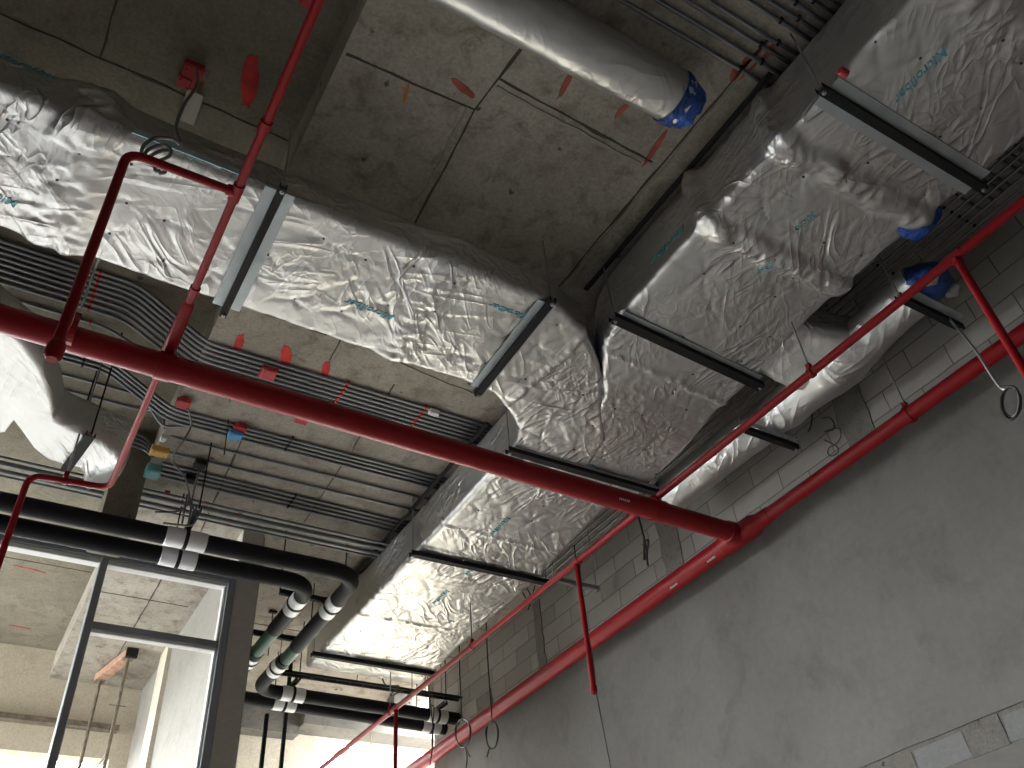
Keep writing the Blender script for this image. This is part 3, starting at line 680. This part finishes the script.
pipe_hanger(W(xb(2.17), 2.17, ZT), .031, (0, 1, 0), ZL, 'ring clamp and rod on the far end of the thin branch pipe')
pipe_hanger(W(.1, .19, ZT), .025, (0, 1, 0), ZU, 'ring clamp and rod on the left branch pipe at the top edge')

# ------------------------------------------------------------------ black insulated pipes
ZB = .95
def lag(path, r, nm, par, m='black', n=22): g = G(); g.tube(path, r, n); return mk(nm, g, m, par)
ra = .080
ta = thing('insulated_pipe', 'upper black insulated pipe above the window, turning away and on to the right wall', 'pipe', W(.4, 1.6, ZB), 'black insulated pipes')
pa = [W(-1.4, 1.615, ZB), W(.657, 1.608, ZB), W(.668, 2.05, ZB)]
P_a = fillet([W(-1.4, 1.613, ZB), W(.650, 1.611, ZB), W(.652, 2.0, ZB)], .30, 8); lag(P_a, ra, 'lagging', ta)
P_a2 = fillet([W(.6505, 2.08, ZB), W(.645, 2.285, ZB), W(1.262, 2.300, ZB)], .25, 8); lag(P_a2, ra*.98, 'lagging', ta)
lag([W(.652, 1.98, ZB), W(.6525, 2.10, ZB)], .072, 'bare_pipe', ta, 'green')
tb = thing('insulated_pipe', 'lower black insulated pipe just above the window frame, turning away beside the other', 'pipe', W(.4, 1.69, ZB), 'black insulated pipes')
P_b = fillet([W(-1.4, 1.693, ZB), W(.570, 1.690, ZB), W(.572, 1.93, ZB)], .26, 8); lag(P_b, ra, 'lagging', tb)
P_b2 = fillet([W(.572, 2.06, ZB), W(.570, 2.350, ZB), W(1.262, 2.385, ZB)], .25, 8); lag(P_b2, ra*.98, 'lagging', tb)
lag([W(.572, 1.92, ZB), W(.572, 2.07, ZB)], .072, 'bare_pipe', tb, 'green')
def sleeve(a, b, par, r=ra+.008, band=True):
    a = Vector(a); b = Vector(b); d = (b-a).normalized(); g = G(); g.tube([a, a+d*.004, b-d*.004, b], [r-.004, r, r, r-.004], 24); o = mk('metal_sleeve', g, 'sleeve', par)
    if band: g = G(); m_ = (a+b)/2; g.tube([m_-d*.016, m_+d*.016], r+.007, 24); mk('clamp_band', g, 'strut', o)
    return o
def at_x(P1, P2, x): t = (x*S-P1.x)/(P2.x-P1.x); return P1.lerp(P2, t)
def at_y(P1, P2, y): t = (y*S-P1.y)/(P2.y-P1.y); return P1.lerp(P2, t)
A1, A2 = W(-1.4, 1.613, ZB), W(.650, 1.611, ZB); B1, B2 = W(-1.4, 1.693, ZB), W(.570, 1.690, ZB)
xs = onz(184, 542, ZB)[0]; xt = onz(177, 560, ZB)[0]
sleeve(at_x(A1, A2, xs-.040), at_x(A1, A2, xs+.040), ta); sleeve(at_x(B1, B2, xt-.036), at_x(B1, B2, xt+.036), tb)
A3, A4 = W(.650, 1.611, ZB), W(.652, 2.0, ZB); B3, B4 = W(.570, 1.690, ZB), W(.572, 1.93, ZB)
ya = onz(333, 606, ZB)[1]; yb = onz(302, 603, ZB)[1]
sleeve(at_y(A3, A4, ya-.035), at_y(A3, A4, ya+.035), ta); sleeve(at_y(B3, B4, yb-.03), at_y(B3, B4, yb+.04), tb)
A5, A6 = W(.6505, 2.08, ZB), W(.645, 2.285, ZB); sleeve(at_y(A5, A6, 2.10), at_y(A5, A6, 2.16), ta); B5, B6 = W(.572, 2.06, ZB), W(.570, 2.350, ZB); sleeve(at_y(B5, B6, 2.08), at_y(B5, B6, 2.13), tb)
A7, A8 = W(.645, 2.285, ZB), W(1.262, 2.300, ZB); B7, B8 = W(.570, 2.350, ZB), W(1.262, 2.385, ZB)
for (P1, P2, px, py, tt, hw) in ((A7, A8, 285, 702, ta, .032), (B7, B8, 276, 712, tb, .032), (A7, A8, 434, 718, ta, .03), (B7, B8, 427, 729, tb, .03)):
    x = onz(px, py, ZB)[0]; sleeve(at_x(P1, P2, x-hw), at_x(P1, P2, x+hw), tt)
    if px in (285, 276): xq = x if px == 285 else xq
# supports of the insulated pipes
def pipe_support(p, q_, label, ztop, down=None, w=.05):
    t = thing('pipe_support', label, 'pipe hanger', p, 'supports of the black pipes')
    p = Vector(p)+Vector((0, 0, .125)); q_ = Vector(q_)+Vector((0, 0, .125)); g = G(); channel(g, p, q_, w, .045); mk('channel', g, 'strut', t, False)
    for e in (p, q_):
        g = G(); rod(g, e, ztop*S+E, .007); mk('rod', g, 'strut', t)
    return t
pipe_support(W(xs+.001, 1.535, ZB), W(xs+.001, 1.745, ZB), 'black channel over both insulated pipes at the pale sleeves above the window', ZL)
pipe_support(W(.535, yb+.02, ZB), W(.69, yb+.02, ZB), 'black channel over both insulated pipes just after they turn away', ZL)
pipe_support(W(.53, 2.02, ZB), W(.69, 2.02, ZB), 'black channel over the green bare pipe lengths', ZL)
xq = onz(285, 702, ZB)[0]; pipe_support(W(xq, 2.24, ZB), W(xq, 2.45, ZB), 'black channel over the insulated pipes beside the window column', ZL)
xr = onz(433, 722, ZB)[0]; pipe_support(W(xr, 2.26, ZB), W(xr, 2.455, ZB), 'black channel over the insulated pipes near the block wall', ZL)
pA = onz(267, 714, .90); pB = onz(291, 662, 1.10)
for (x, y, z), lb in ((pA, 'black steel post standing under the insulated pipes, nearer the column'), (pB, 'black steel post reaching up past the insulated pipes to a small red cap')):
    g = G(); c = W(x, y, 0); g.box((c.x-.022, c.y-.022, 0), (c.x+.022, c.y+.022, z*S+E), .004)
    t = thing('steel_post', lb, 'post', (c.x, c.y, 0), 'posts by the far pipes'); mk('tube', g, 'strut', t, False)
    g = G(); g.box((c.x-.07, c.y-.07, 0), (c.x+.07, c.y+.07, .01), .002); mk('foot_plate', g, 'strut', t, False)
    if z > 1: g = G(); g.box((c.x-.04, c.y-.03, z*S+E), (c.x+.05, c.y+.03, z*S+E+.02), .003); mk('cap', g, 'redbox', t, False)
# lattice cable ladder beyond the duct
t = thing('cable_ladder', 'dark cable ladder hanging over the far insulated pipes', 'cable tray', W(.9, 2.25, 1.0))
for dy in (0, .022):
    g = G(); g.box(W(.66, 2.255+dy, .995), W(1.255, 2.262+dy, 1.002), .002); mk('side_rail', g, 'strut', t, False)
for i in range(16): g = G(); x = .67+i*.037; g.tube([W(x, 2.258, .998), W(x+.018, 2.280, .998)], .006, 6); mk('rung', g, 'strut', t)
for x in (.70, .93, 1.2): g = G(); rod(g, W(x, 2.285, .998), ZL*S+E, .004); mk('rod', g, 'strut', t)

# ------------------------------------------------------------------ conduits
ORD = ['first', 'second', 'third', 'fourth', 'fifth', 'sixth', 'seventh', 'eighth', 'ninth', 'tenth', 'eleventh', 'twelfth']
def conduit(pts, label, group, r=.0135, clips=(), m='conduit', clipm='strut', fil=.08):
    g = G(); path = fillet([W(*p) for p in pts], fil, 5); g.tube(path, r, 10); o = tag(mk('conduit', g, m), label, 'conduit', group)
    for c, ax_ in clips:
        c = W(*c); g = G(); a, b = (r+.012, .012) if ax_ == 'x' else (.012, r+.012)
        if ax_ == 'x': g.box(c-Vector((.010, r+.006, r+.003)), c+Vector((.010, r+.006, r*.9)), .003)
        else: g.box(c-Vector((r+.006, .010, r+.003)), c+Vector((r+.006, .010, r*.9)), .003)
        mk('saddle_clip', g, clipm, o, False)
    return o
zl = ZL-.004; zu = ZU-.004
grp = 'conduit bundle beside the crossing duct'
YL = [1.236, 1.249, 1.262, 1.276, 1.290, 1.305, 1.321, 1.337]
for i, y in enumerate(YL):
    ye = 1.232+i*.0125; rad = .0145
    conduit([(-1.6, y, zu), (.048-i*.001, y, zu), (.185, (y+ye)/2+.004, zl), (.80, ye, zl)], f'galvanised conduit in the bundle beside the crossing duct, {ORD[i]} from that duct', grp, rad,
            [((-.02, y, zu), 'x'), ((.455, ye, zl), 'x'), ((.625, ye, zl), 'x')], clipm='paint', fil=.12)
conduit([(-1.6, 1.372, zu), (.02, 1.372, zu), (.175, 1.356, zl), (.80, 1.352, zl)], 'lone galvanised conduit just beyond the crossing-duct bundle, seen under the thick red pipe', 'single conduits at the left', .0135, [((-.01, 1.372, zu), 'x')], clipm='paint', fil=.12)
grp = 'middle conduit bundle behind the thick red pipe'
for i, (y, ye) in enumerate(((1.462, 1.445), (1.474, 1.458), (1.487, 1.472), (1.500, 1.486))):
    conduit([(-1.6, y, zu), (.045, y, zu), (.178, (y+ye)/2, zl), (.80, ye, zl)], f'galvanised conduit of the middle bundle, {ORD[i]} from the thick red pipe', grp, .0145, [((.0, y, zu), 'x'), ((.42, ye, zl), 'x')], fil=.12)
conduit([(-1.6, 1.546, zu), (.125, 1.546, zu), (.176, 1.52, zl), (.22, 1.495, zl)], 'lone conduit on the upper slab that slips under the middle bundle', 'single conduits at the left', .0125)
conduit([(-1.6, 1.593, zu), (.135, 1.593, zu), (.178, 1.56, zu-.01), (.180, 1.545, zl), (.82, 1.533, zl)], 'lone conduit that curves down to the white connector', 'single conduits at the left', .0125, fil=.2)
conduit([(.2, 1.60, zl), (.82, 1.588, zl)], 'lone conduit leaving the yellow box to the right', 'single conduits at the left', .0125)
grp = 'curved conduits dropping to the yellow box'
for i in range(4):
    yv = 1.652-.002*i; conduit([ony(60, 408+5*i, yv), ony(126, 430+4.5*i, yv), ony(144, 436+4.5*i, yv), ony(153-1.5*i, 447+2*i, yv-.01), ony(156-1.5*i, 456, yv-.02)], f'curved conduit dropping to the yellow box, {ORD[i]} from the top', grp, .0125, fil=.12)
grp = 'lower conduit bundle running from the teal box'
for i, y in enumerate((1.643, 1.659, 1.675, 1.691)):
    conduit([(.205, y, zl), (.80, y+.003, zl)], f'galvanised conduit leaving the teal box, {ORD[i]} from the top', grp, .014, [((.5, y+.001, zl), 'x')])
grp = 'large pale conduits above the black pipes'
for i, (y, r) in enumerate(((1.700, .014), (1.722, .026), (1.750, .022), (1.768, .012))):
    conduit([(-1.6, y, 1.10), (.78, y, 1.10)], ('thin', 'broad shiny', 'broad darker', 'thinnest')[i]+' galvanised conduit slung below the slab above the black pipes', grp, r)
grp = 'conduits crossing the slab at the top'
for i, y in enumerate((.351, .328, .309, .295, .269, .255, .24, .226, .214, .2, .17, .15)):
    xo = .70-.01*i
    conduit([(-.0+XE+.005, y+.004, zl), (1.24, y-.002, zl)], f'galvanised conduit crossing the slab at the top right, {ORD[i]} counted from the round foil duct', grp, .013,
            [((.69+(.02 if i % 2 else 0), y, zl), 'x'), ((.45, y, zl), 'x')])
grp = 'conduits along the block wall at the slab'
for i in range(11):
    x = 1.05+i*.0205
    conduit([(x, -.6, zl-.008), (x, 1.75+.03*(i % 3), zl-.008)], f'galvanised conduit running under the slab beside the block wall, {ORD[i]} from the wide duct', grp, .012, [((x, .375, zl-.006), 'y'), ((x, .52, zl-.006), 'y')], clipm='strut')
# edge of dark angle between slab and wide duct
g = G(); g.box(W(.719, .33, 1.116), W(.7275, .80, 1.121), .003); tag(mk('steel_angle', g, 'strut', None, False), 'long dark steel angle between the slab and the wall-side duct', 'bracket')
g = G(); g.box(W(.746, 1.20, 1.111), W(.754, 1.95, 1.116), .003); tag(mk('steel_angle', g, 'strut', None, False), 'dark steel angle along the top edge of the far duct', 'bracket')

# ------------------------------------------------------------------ junction boxes
def jbox(px, py, z, sx, sy, sz, m, label, name='junction_box', ang=0, lid=True, octo=False):
    c = W(*onz(px, py, z)); t = thing(name, label, 'junction box', c, 'boxes on the soffits'); rot = Matrix.Rotation(ang, 3, 'Z')
    g = G()
    if octo:
        pts = [c+rot@Vector((math.cos(a)*sx/2, math.sin(a)*sy/2, 0)) for a in [math.pi/8+i*math.pi/4 for i in range(8)]]; g.prism(pts, (0, 0, sz))
    else: g.obox(c+Vector((0, 0, sz/2)), (sx, sy, sz), rot, .006)
    mk('body', g, m, t, False)
    g = G(); g.obox(c-Vector((0, 0, .003)), (sx*.86, sy*.86, .006), rot, .002)
    lo = mk('cover', g, m, t, False)
    for s in (-1, 1):
        g = G(); e = c+rot@Vector((s*sx*.3, s*sy*.25, -.007)); g.tube([e, e+Vector((0, 0, .004))], .006, 8); mk('screw', g, 'strut', lo, False)
    return t
jbox(268, 375, 1.125, .135, .14, .06, 'redbox', 'red junction box fixed over the conduit bundle beside the crossing duct')
jbox(302, 421, 1.125, .11, .10, .05, 'redbox', 'red junction box peeping out below the thick red pipe')
jbox(183, 405, 1.125, .13, .12, .05, 'redbox', 'pinkish red octagonal box where a grey cable drops, left', octo=True)
jbox(240, 430, 1.125, .12, .10, .05, 'redbox', 'round red box behind the blue box', octo=True)
jbox(235, 437, 1.115, .12, .10, .05, 'bluebox', 'light blue junction box under the middle conduit bundle')
jbox(200, 466, 1.12, .11, .10, .05, 'strut', 'black junction box with a grey flexible tail')
jbox(190, 481, 1.12, .10, .09, .05, 'strut', 'small black box over the lower conduit bundle')
jbox(159, 454, 1.11, .16, .10, .06, 'yellow', 'orange-yellow junction box on the slab step')
jbox(152, 475, 1.10, .13, .15, .08, 'teal', 'teal junction box at the start of the lower bundle')
jbox(163, 440, 1.115, .05, .07, .04, 'white', 'small white connector box above the yellow one')
jbox(434, 414, 1.122, .10, .06, .04, 'white', 'white junction box on the conduit bundle near the duct bend')
jbox(191, 76, 1.212, .13, .16, .055, 'redbox', 'dark red junction box on the upper slab, with the looped cable')
jbox(184, 83, 1.21, .09, .09, .055, 'redbox', 'smaller dark red box touching the looped cable box')
jbox(308, 2, 1.212, .09, .09, .055, 'redbox', 'dark red box cut by the top edge, beside the left branch pipe')
for px, py, lb in ((167, 494, 'left'), (206, 505, 'middle'), (240, 514, 'right')):
    jbox(px, py, 1.118, .05, .05, .03, 'redbox', f'small red cap on the lower conduits, {lb} of three in a row')
g = G(); a = W(*onz(196, 92, 1.218)); b = W(*onz(186, 122, 1.218)); d = (b-a).normalized(); g.obox((a+b)/2, ((b-a).length, .11, .02), Matrix((d, d.cross(Vector((0, 0, 1))), Vector((0, 0, 1)))).transposed(), .003)
tag(mk('conduit', g, 'colgrey', None, False), 'flat grey trunking leaving the red box on the upper slab', 'conduit')

# ------------------------------------------------------------------ cables
def cable(pts, label, r=.006, m='cable', extra=(), name='cable', sub=8, group='hanging cables'):
    g = G(); g.tube(smooth_path(pts, sub), r, 8)
    for e in extra: g.tube(smooth_path(e, sub), r, 8)
    return tag(mk(name, g, m), label, 'cable', group)
def zp(px, py, z): return W(*onz(px, py, z))
def xp(px, py, x): return W(*onx(px, py, x))
def yp(px, py, y): return W(*ony(px, py, y))
# grey flexible loop below the red box, in front of the crossing duct
Yc = .72
P = [zp(196, 68, 1.21), yp(197, 85, .76), yp(184, 105, .735), yp(176, 128, Yc), yp(180, 143, Yc-.01), yp(172, 139, Yc), yp(155, 138, Yc), yp(143, 147, Yc-.01), yp(143, 157, Yc), yp(155, 161, Yc+.005), yp(168, 157, Yc), yp(171, 150, Yc-.005), yp(162, 145, Yc), yp(148, 150, Yc), yp(145, 158, Yc), yp(156, 164, Yc)]
cable(P, 'grey flexible cable hanging in coils before the crossing duct, top left', .010, 'gcable', [[yp(156, 160, Yc), yp(163, 167, Yc), yp(165, 172, Yc), yp(159, 173, Yc)], [yp(156, 160, Yc), yp(155, 170, Yc), yp(160, 171, Yc)], [yp(150, 156, Yc), yp(161, 151, Yc), yp(171, 151, Yc)]])
cable([zp(188, 409, 1.12), yp(191, 425, 1.46), yp(184, 440, 1.47), yp(173, 456, 1.50), yp(175, 465, 1.52), yp(185, 478, 1.55), yp(189, 500, 1.57), yp(178, 511, 1.56), yp(155, 512, 1.55)], 'grey flexible tail from the octagonal red box, curling over the black pipes', .009, 'gcable',
      [[yp(189, 495, 1.57), yp(192, 507, 1.56), yp(197, 515, 1.55), yp(192, 525, 1.55), yp(180, 525, 1.55), yp(163, 523, 1.55)], [zp(199, 472, 1.12), yp(196, 482, 1.57), yp(192, 500, 1.57), yp(190, 515, 1.56), yp(188, 524, 1.56)], [yp(187, 495, 1.57), yp(184, 512, 1.56), yp(182, 524, 1.56)]])
cable([zp(230, 398, 1.135), yp(229, 415, 1.44), yp(226, 440, 1.44), yp(224, 455, 1.44)], 'thin dark rod hanging from the slab beside the blue box', .005)
# cables hanging down the block wall, tied in loops
X1 = 1.15
def loop(cx, cy, w, h, x, turns=2):
    out = []
    for i in range(turns*10+1):
        a = math.pi/2-2*math.pi*i/10; out.append(xp(cx+math.cos(a)*w*(1+.08*math.sin(i*1.7)), cy-math.sin(a)*h*(1+.05*math.cos(i)), x+.003*i/10))
    return out
cable([xp(459, 642, X1), xp(460, 680, X1), xp(462, 718, X1)]+loop(463, 733, 7.5, 14, X1, 2), 'black cable hanging before the wall pipe and tied in a round loop, left of two', .008, 'cable', [[xp(465, 747, X1), xp(467, 757, X1), xp(466, 768, X1)], [xp(465, 747, X1), xp(470, 757, X1)]])
cable([xp(486, 622, X1), xp(488, 665, X1), xp(492, 718, X1)]+loop(492, 735, 6, 14, X1, 2), 'black cable hanging before the wall pipe and tied in a narrow loop, right of two', .008, 'cable', [[xp(489, 749, X1), xp(487, 757, X1)]])
cable([xp(638, 515, X1), xp(642, 530, X1), xp(646, 548, X1), xp(645, 560, X1)], 'short black cable end tied below the thick red pipe', .009, 'cable', [[xp(643, 545, X1), xp(648, 540, X1), xp(647, 556, X1), xp(648, 566, X1)], [xp(644, 538, X1), xp(644, 560, X1)]])
cable([xp(574, 545, 1.18), xp(580, 590, 1.16), xp(592, 655, 1.14), xp(596, 690, 1.14), xp(603, 728, 1.14), xp(612, 775, 1.14)], 'long dark cable hanging beside the red drop and down the render', .006)
cable([xp(925, 290, 1.20), xp(952, 322, 1.19), xp(975, 350, 1.13), xp(1000, 387, 1.13)]+loop(1011, 402, 9, 15, 1.13, 2), 'pale flexible cable crossing the wall pipe to a dark loop at the right edge', .009, 'rod')
cable([xp(1000, 387, 1.129)]+loop(1011, 403, 9.5, 16, 1.125, 3), 'dark coil of cable at the right edge below the wall pipe', .007)
cable([zp(470, 585, 1.13), yp(473, 600, 1.7)], 'tiny wire end above the thin branch pipe', .005)
cable([xp(809, 402, 1.258), xp(812, 412, 1.258), xp(811, 425, 1.258), xp(808, 432, 1.258)], 'short black wire end hanging on the block wall', .006)
cable([xp(822, 418, 1.258), xp(830, 418, 1.258), xp(834, 424, 1.258), xp(833, 430, 1.258), xp(824, 432, 1.258), xp(838, 428, 1.258), xp(841, 436, 1.258), xp(836, 444, 1.258), xp(829, 448, 1.258), xp(828, 454, 1.258), xp(832, 456, 1.258), xp(838, 452, 1.258), xp(836, 446, 1.258), xp(824, 440, 1.258)], 'wavy black scrawl of wire on the block wall above the pipe', .005)
cable([yp(518, 570, 1.75), yp(515, 577, 1.76), yp(522, 582, 1.77), yp(528, 590, 1.78), yp(531, 598, 1.78), yp(526, 603, 1.78)], 'tangled wire ends beside the far duct and block wall', .006, 'cable', [[yp(540, 573, 1.8), yp(525, 578, 1.8), yp(520, 585, 1.8), yp(530, 606, 1.8)], [yp(538, 578, 1.8), yp(533, 592, 1.8), yp(528, 610, 1.8)]])
cable([yp(382, 677, 2.22), yp(386, 685, 2.22), yp(399, 686, 2.22), yp(393, 692, 2.22), yp(391, 696, 2.22), yp(402, 691, 2.22)], 'curled black cable below the end of the far duct', .008)
cable([yp(427, 672, 2.2), yp(430, 700, 2.2), yp(433, 735, 2.2), yp(429, 775, 2.2)], 'black cable hanging past the sleeves near the block wall', .007, 'cable', [[yp(431, 705, 2.2), yp(434, 708, 2.2), yp(433, 722, 2.2), yp(432, 745, 2.2), yp(435, 748, 2.2)]])
cable([yp(371, 722, 2.5), yp(371, 745, 2.5), yp(371, 775, 2.5)], 'thin pale rod hanging below the far insulated pipes', .008, 'white')
for (px, py, l) in ((412, 668, 'left'), (425, 668, 'right')):
    g = G(); p = yp(px, py, 2.13); rod(g, Vector((p.x, p.y, .93*S+E)), ZL*S+E, .005); tag(mk('hanger_rod', g, 'strut'), f'thin dark rod hanging beside the far duct corner, {l} of two', 'rod', 'rods at the far duct corner')
# small dark ceiling bracket by the window column
g = G(); c = W(*onz(273, 612, 1.135)); g.obox(c, (.1, .05, .03), Matrix.Identity(3), .005); g.tube([c, c-Vector((0, 0, .55))], .006, 8); tag(mk('hanger_rod', g, 'strut'), 'rod with dark plate on the slab right of the window column', 'rod')

# formwork prop seen through the window
t = thing('formwork_prop', 'pair of steel props carrying a short timber against the slab, behind the window frame', 'prop', W(.335, 2.7, 0)-Vector((0, 0, E)))
a = W(*onz(129, 655, 1.125)); b = W(*onz(101, 677, 1.125)); d = (b-a).normalized(); g = G(); g.obox((a+b)/2, ((b-a).length+.1, .13, .10), Matrix((d, d.cross(Vector((0, 0, 1))), Vector((0, 0, 1)))).transposed(), .006); mk('timber', g, 'wood', t, False)
g = G(); g.obox(a+Vector((.02, -.07, -.0)), (.14, .05, .12), Matrix.Identity(3), .004); mk('block', g, 'strut', t, False)
for p in (a, b):
    g = G(); top = p-Vector((0, 0, .05)); g.tube([Vector((p.x, p.y, 0)), Vector((p.x, p.y, 3.6)), Vector((p.x, p.y, 3.61)), top], [.030, .030, .022, .022], 12)
    g.box(top-Vector((.06, .06, .008)), top+Vector((.06, .06, 0)), .002); g.box(top-Vector((.10, .008, .60)), top-Vector((-.10, -.008, .59)), .002); mk('prop_tube', g, 'rust', t)
g = G(); g.tube([Vector((a.x, a.y, 5.35)), Vector((b.x, b.y, 5.0))], .014, 8); g.tube([Vector((a.x, a.y, 4.1)), Vector((b.x, b.y, 3.7))], .014, 8); mk('brace', g, 'rust', t)

# ------------------------------------------------------------------ light
w = bpy.data.worlds.new('world'); bpy.context.scene.world = w; w.use_nodes = True
bg = w.node_tree.nodes['Background']; bg.inputs['Color'].default_value = (.95, .98, 1, 1); bg.inputs['Strength'].default_value = 25
def portal(name, loc, rot, sx, sy):
    l = bpy.data.lights.new(name, 'AREA'); l.shape = 'RECTANGLE'; l.size = sx; l.size_y = sy; l.cycles.is_portal = True
    o = bpy.data.objects.new(name, l); C.objects.link(o); o.location = loc; o.rotation_euler = rot; return o
H_ = (ZU*S+E)
portal('daylight_left', (X0*S-.1, (YO+YF)/2*S, H_/2), (0, -math.pi/2, 0), H_, (YF-YO)*S)
portal('daylight_far', ((-2.45+.40)/2*S, YF*S+.3, .31*S+E), (-math.pi/2, 0, 0), 2.85*S, 1.23*S)
portal('daylight_far_right', (.755*S, YF*S+.3, .28*S+E), (-math.pi/2, 0, 0), .45*S, 1.16*S)
portal('daylight_gap', (XW*S+.7, 2.66*S, H_/2), (0, math.pi/2, 0), H_, .42*S)
cam = bpy.data.cameras.new('camera'); co = bpy.data.objects.new('camera', cam); C.objects.link(co)
cam.sensor_width = 36; cam.lens = F/1024*36; cam.clip_start = .05; cam.clip_end = 200
co.matrix_world = Matrix(((R[0][0], -R[1][0], -R[2][0], 0), (R[0][1], -R[1][1], -R[2][1], 0), (R[0][2], -R[1][2], -R[2][2], E), (0, 0, 0, 1)))
sc = bpy.context.scene; sc.camera = co
sc.view_settings.view_transform = 'Standard'; sc.view_settings.look = 'None'; sc.view_settings.gamma = 1; sc.view_settings.use_curve_mapping = False
sc.view_settings.exposure = 0.0
sc.cycles.use_denoising = True; sc.cycles.max_bounces = 10; sc.cycles.diffuse_bounces = 6; sc.cycles.sample_clamp_indirect = 6
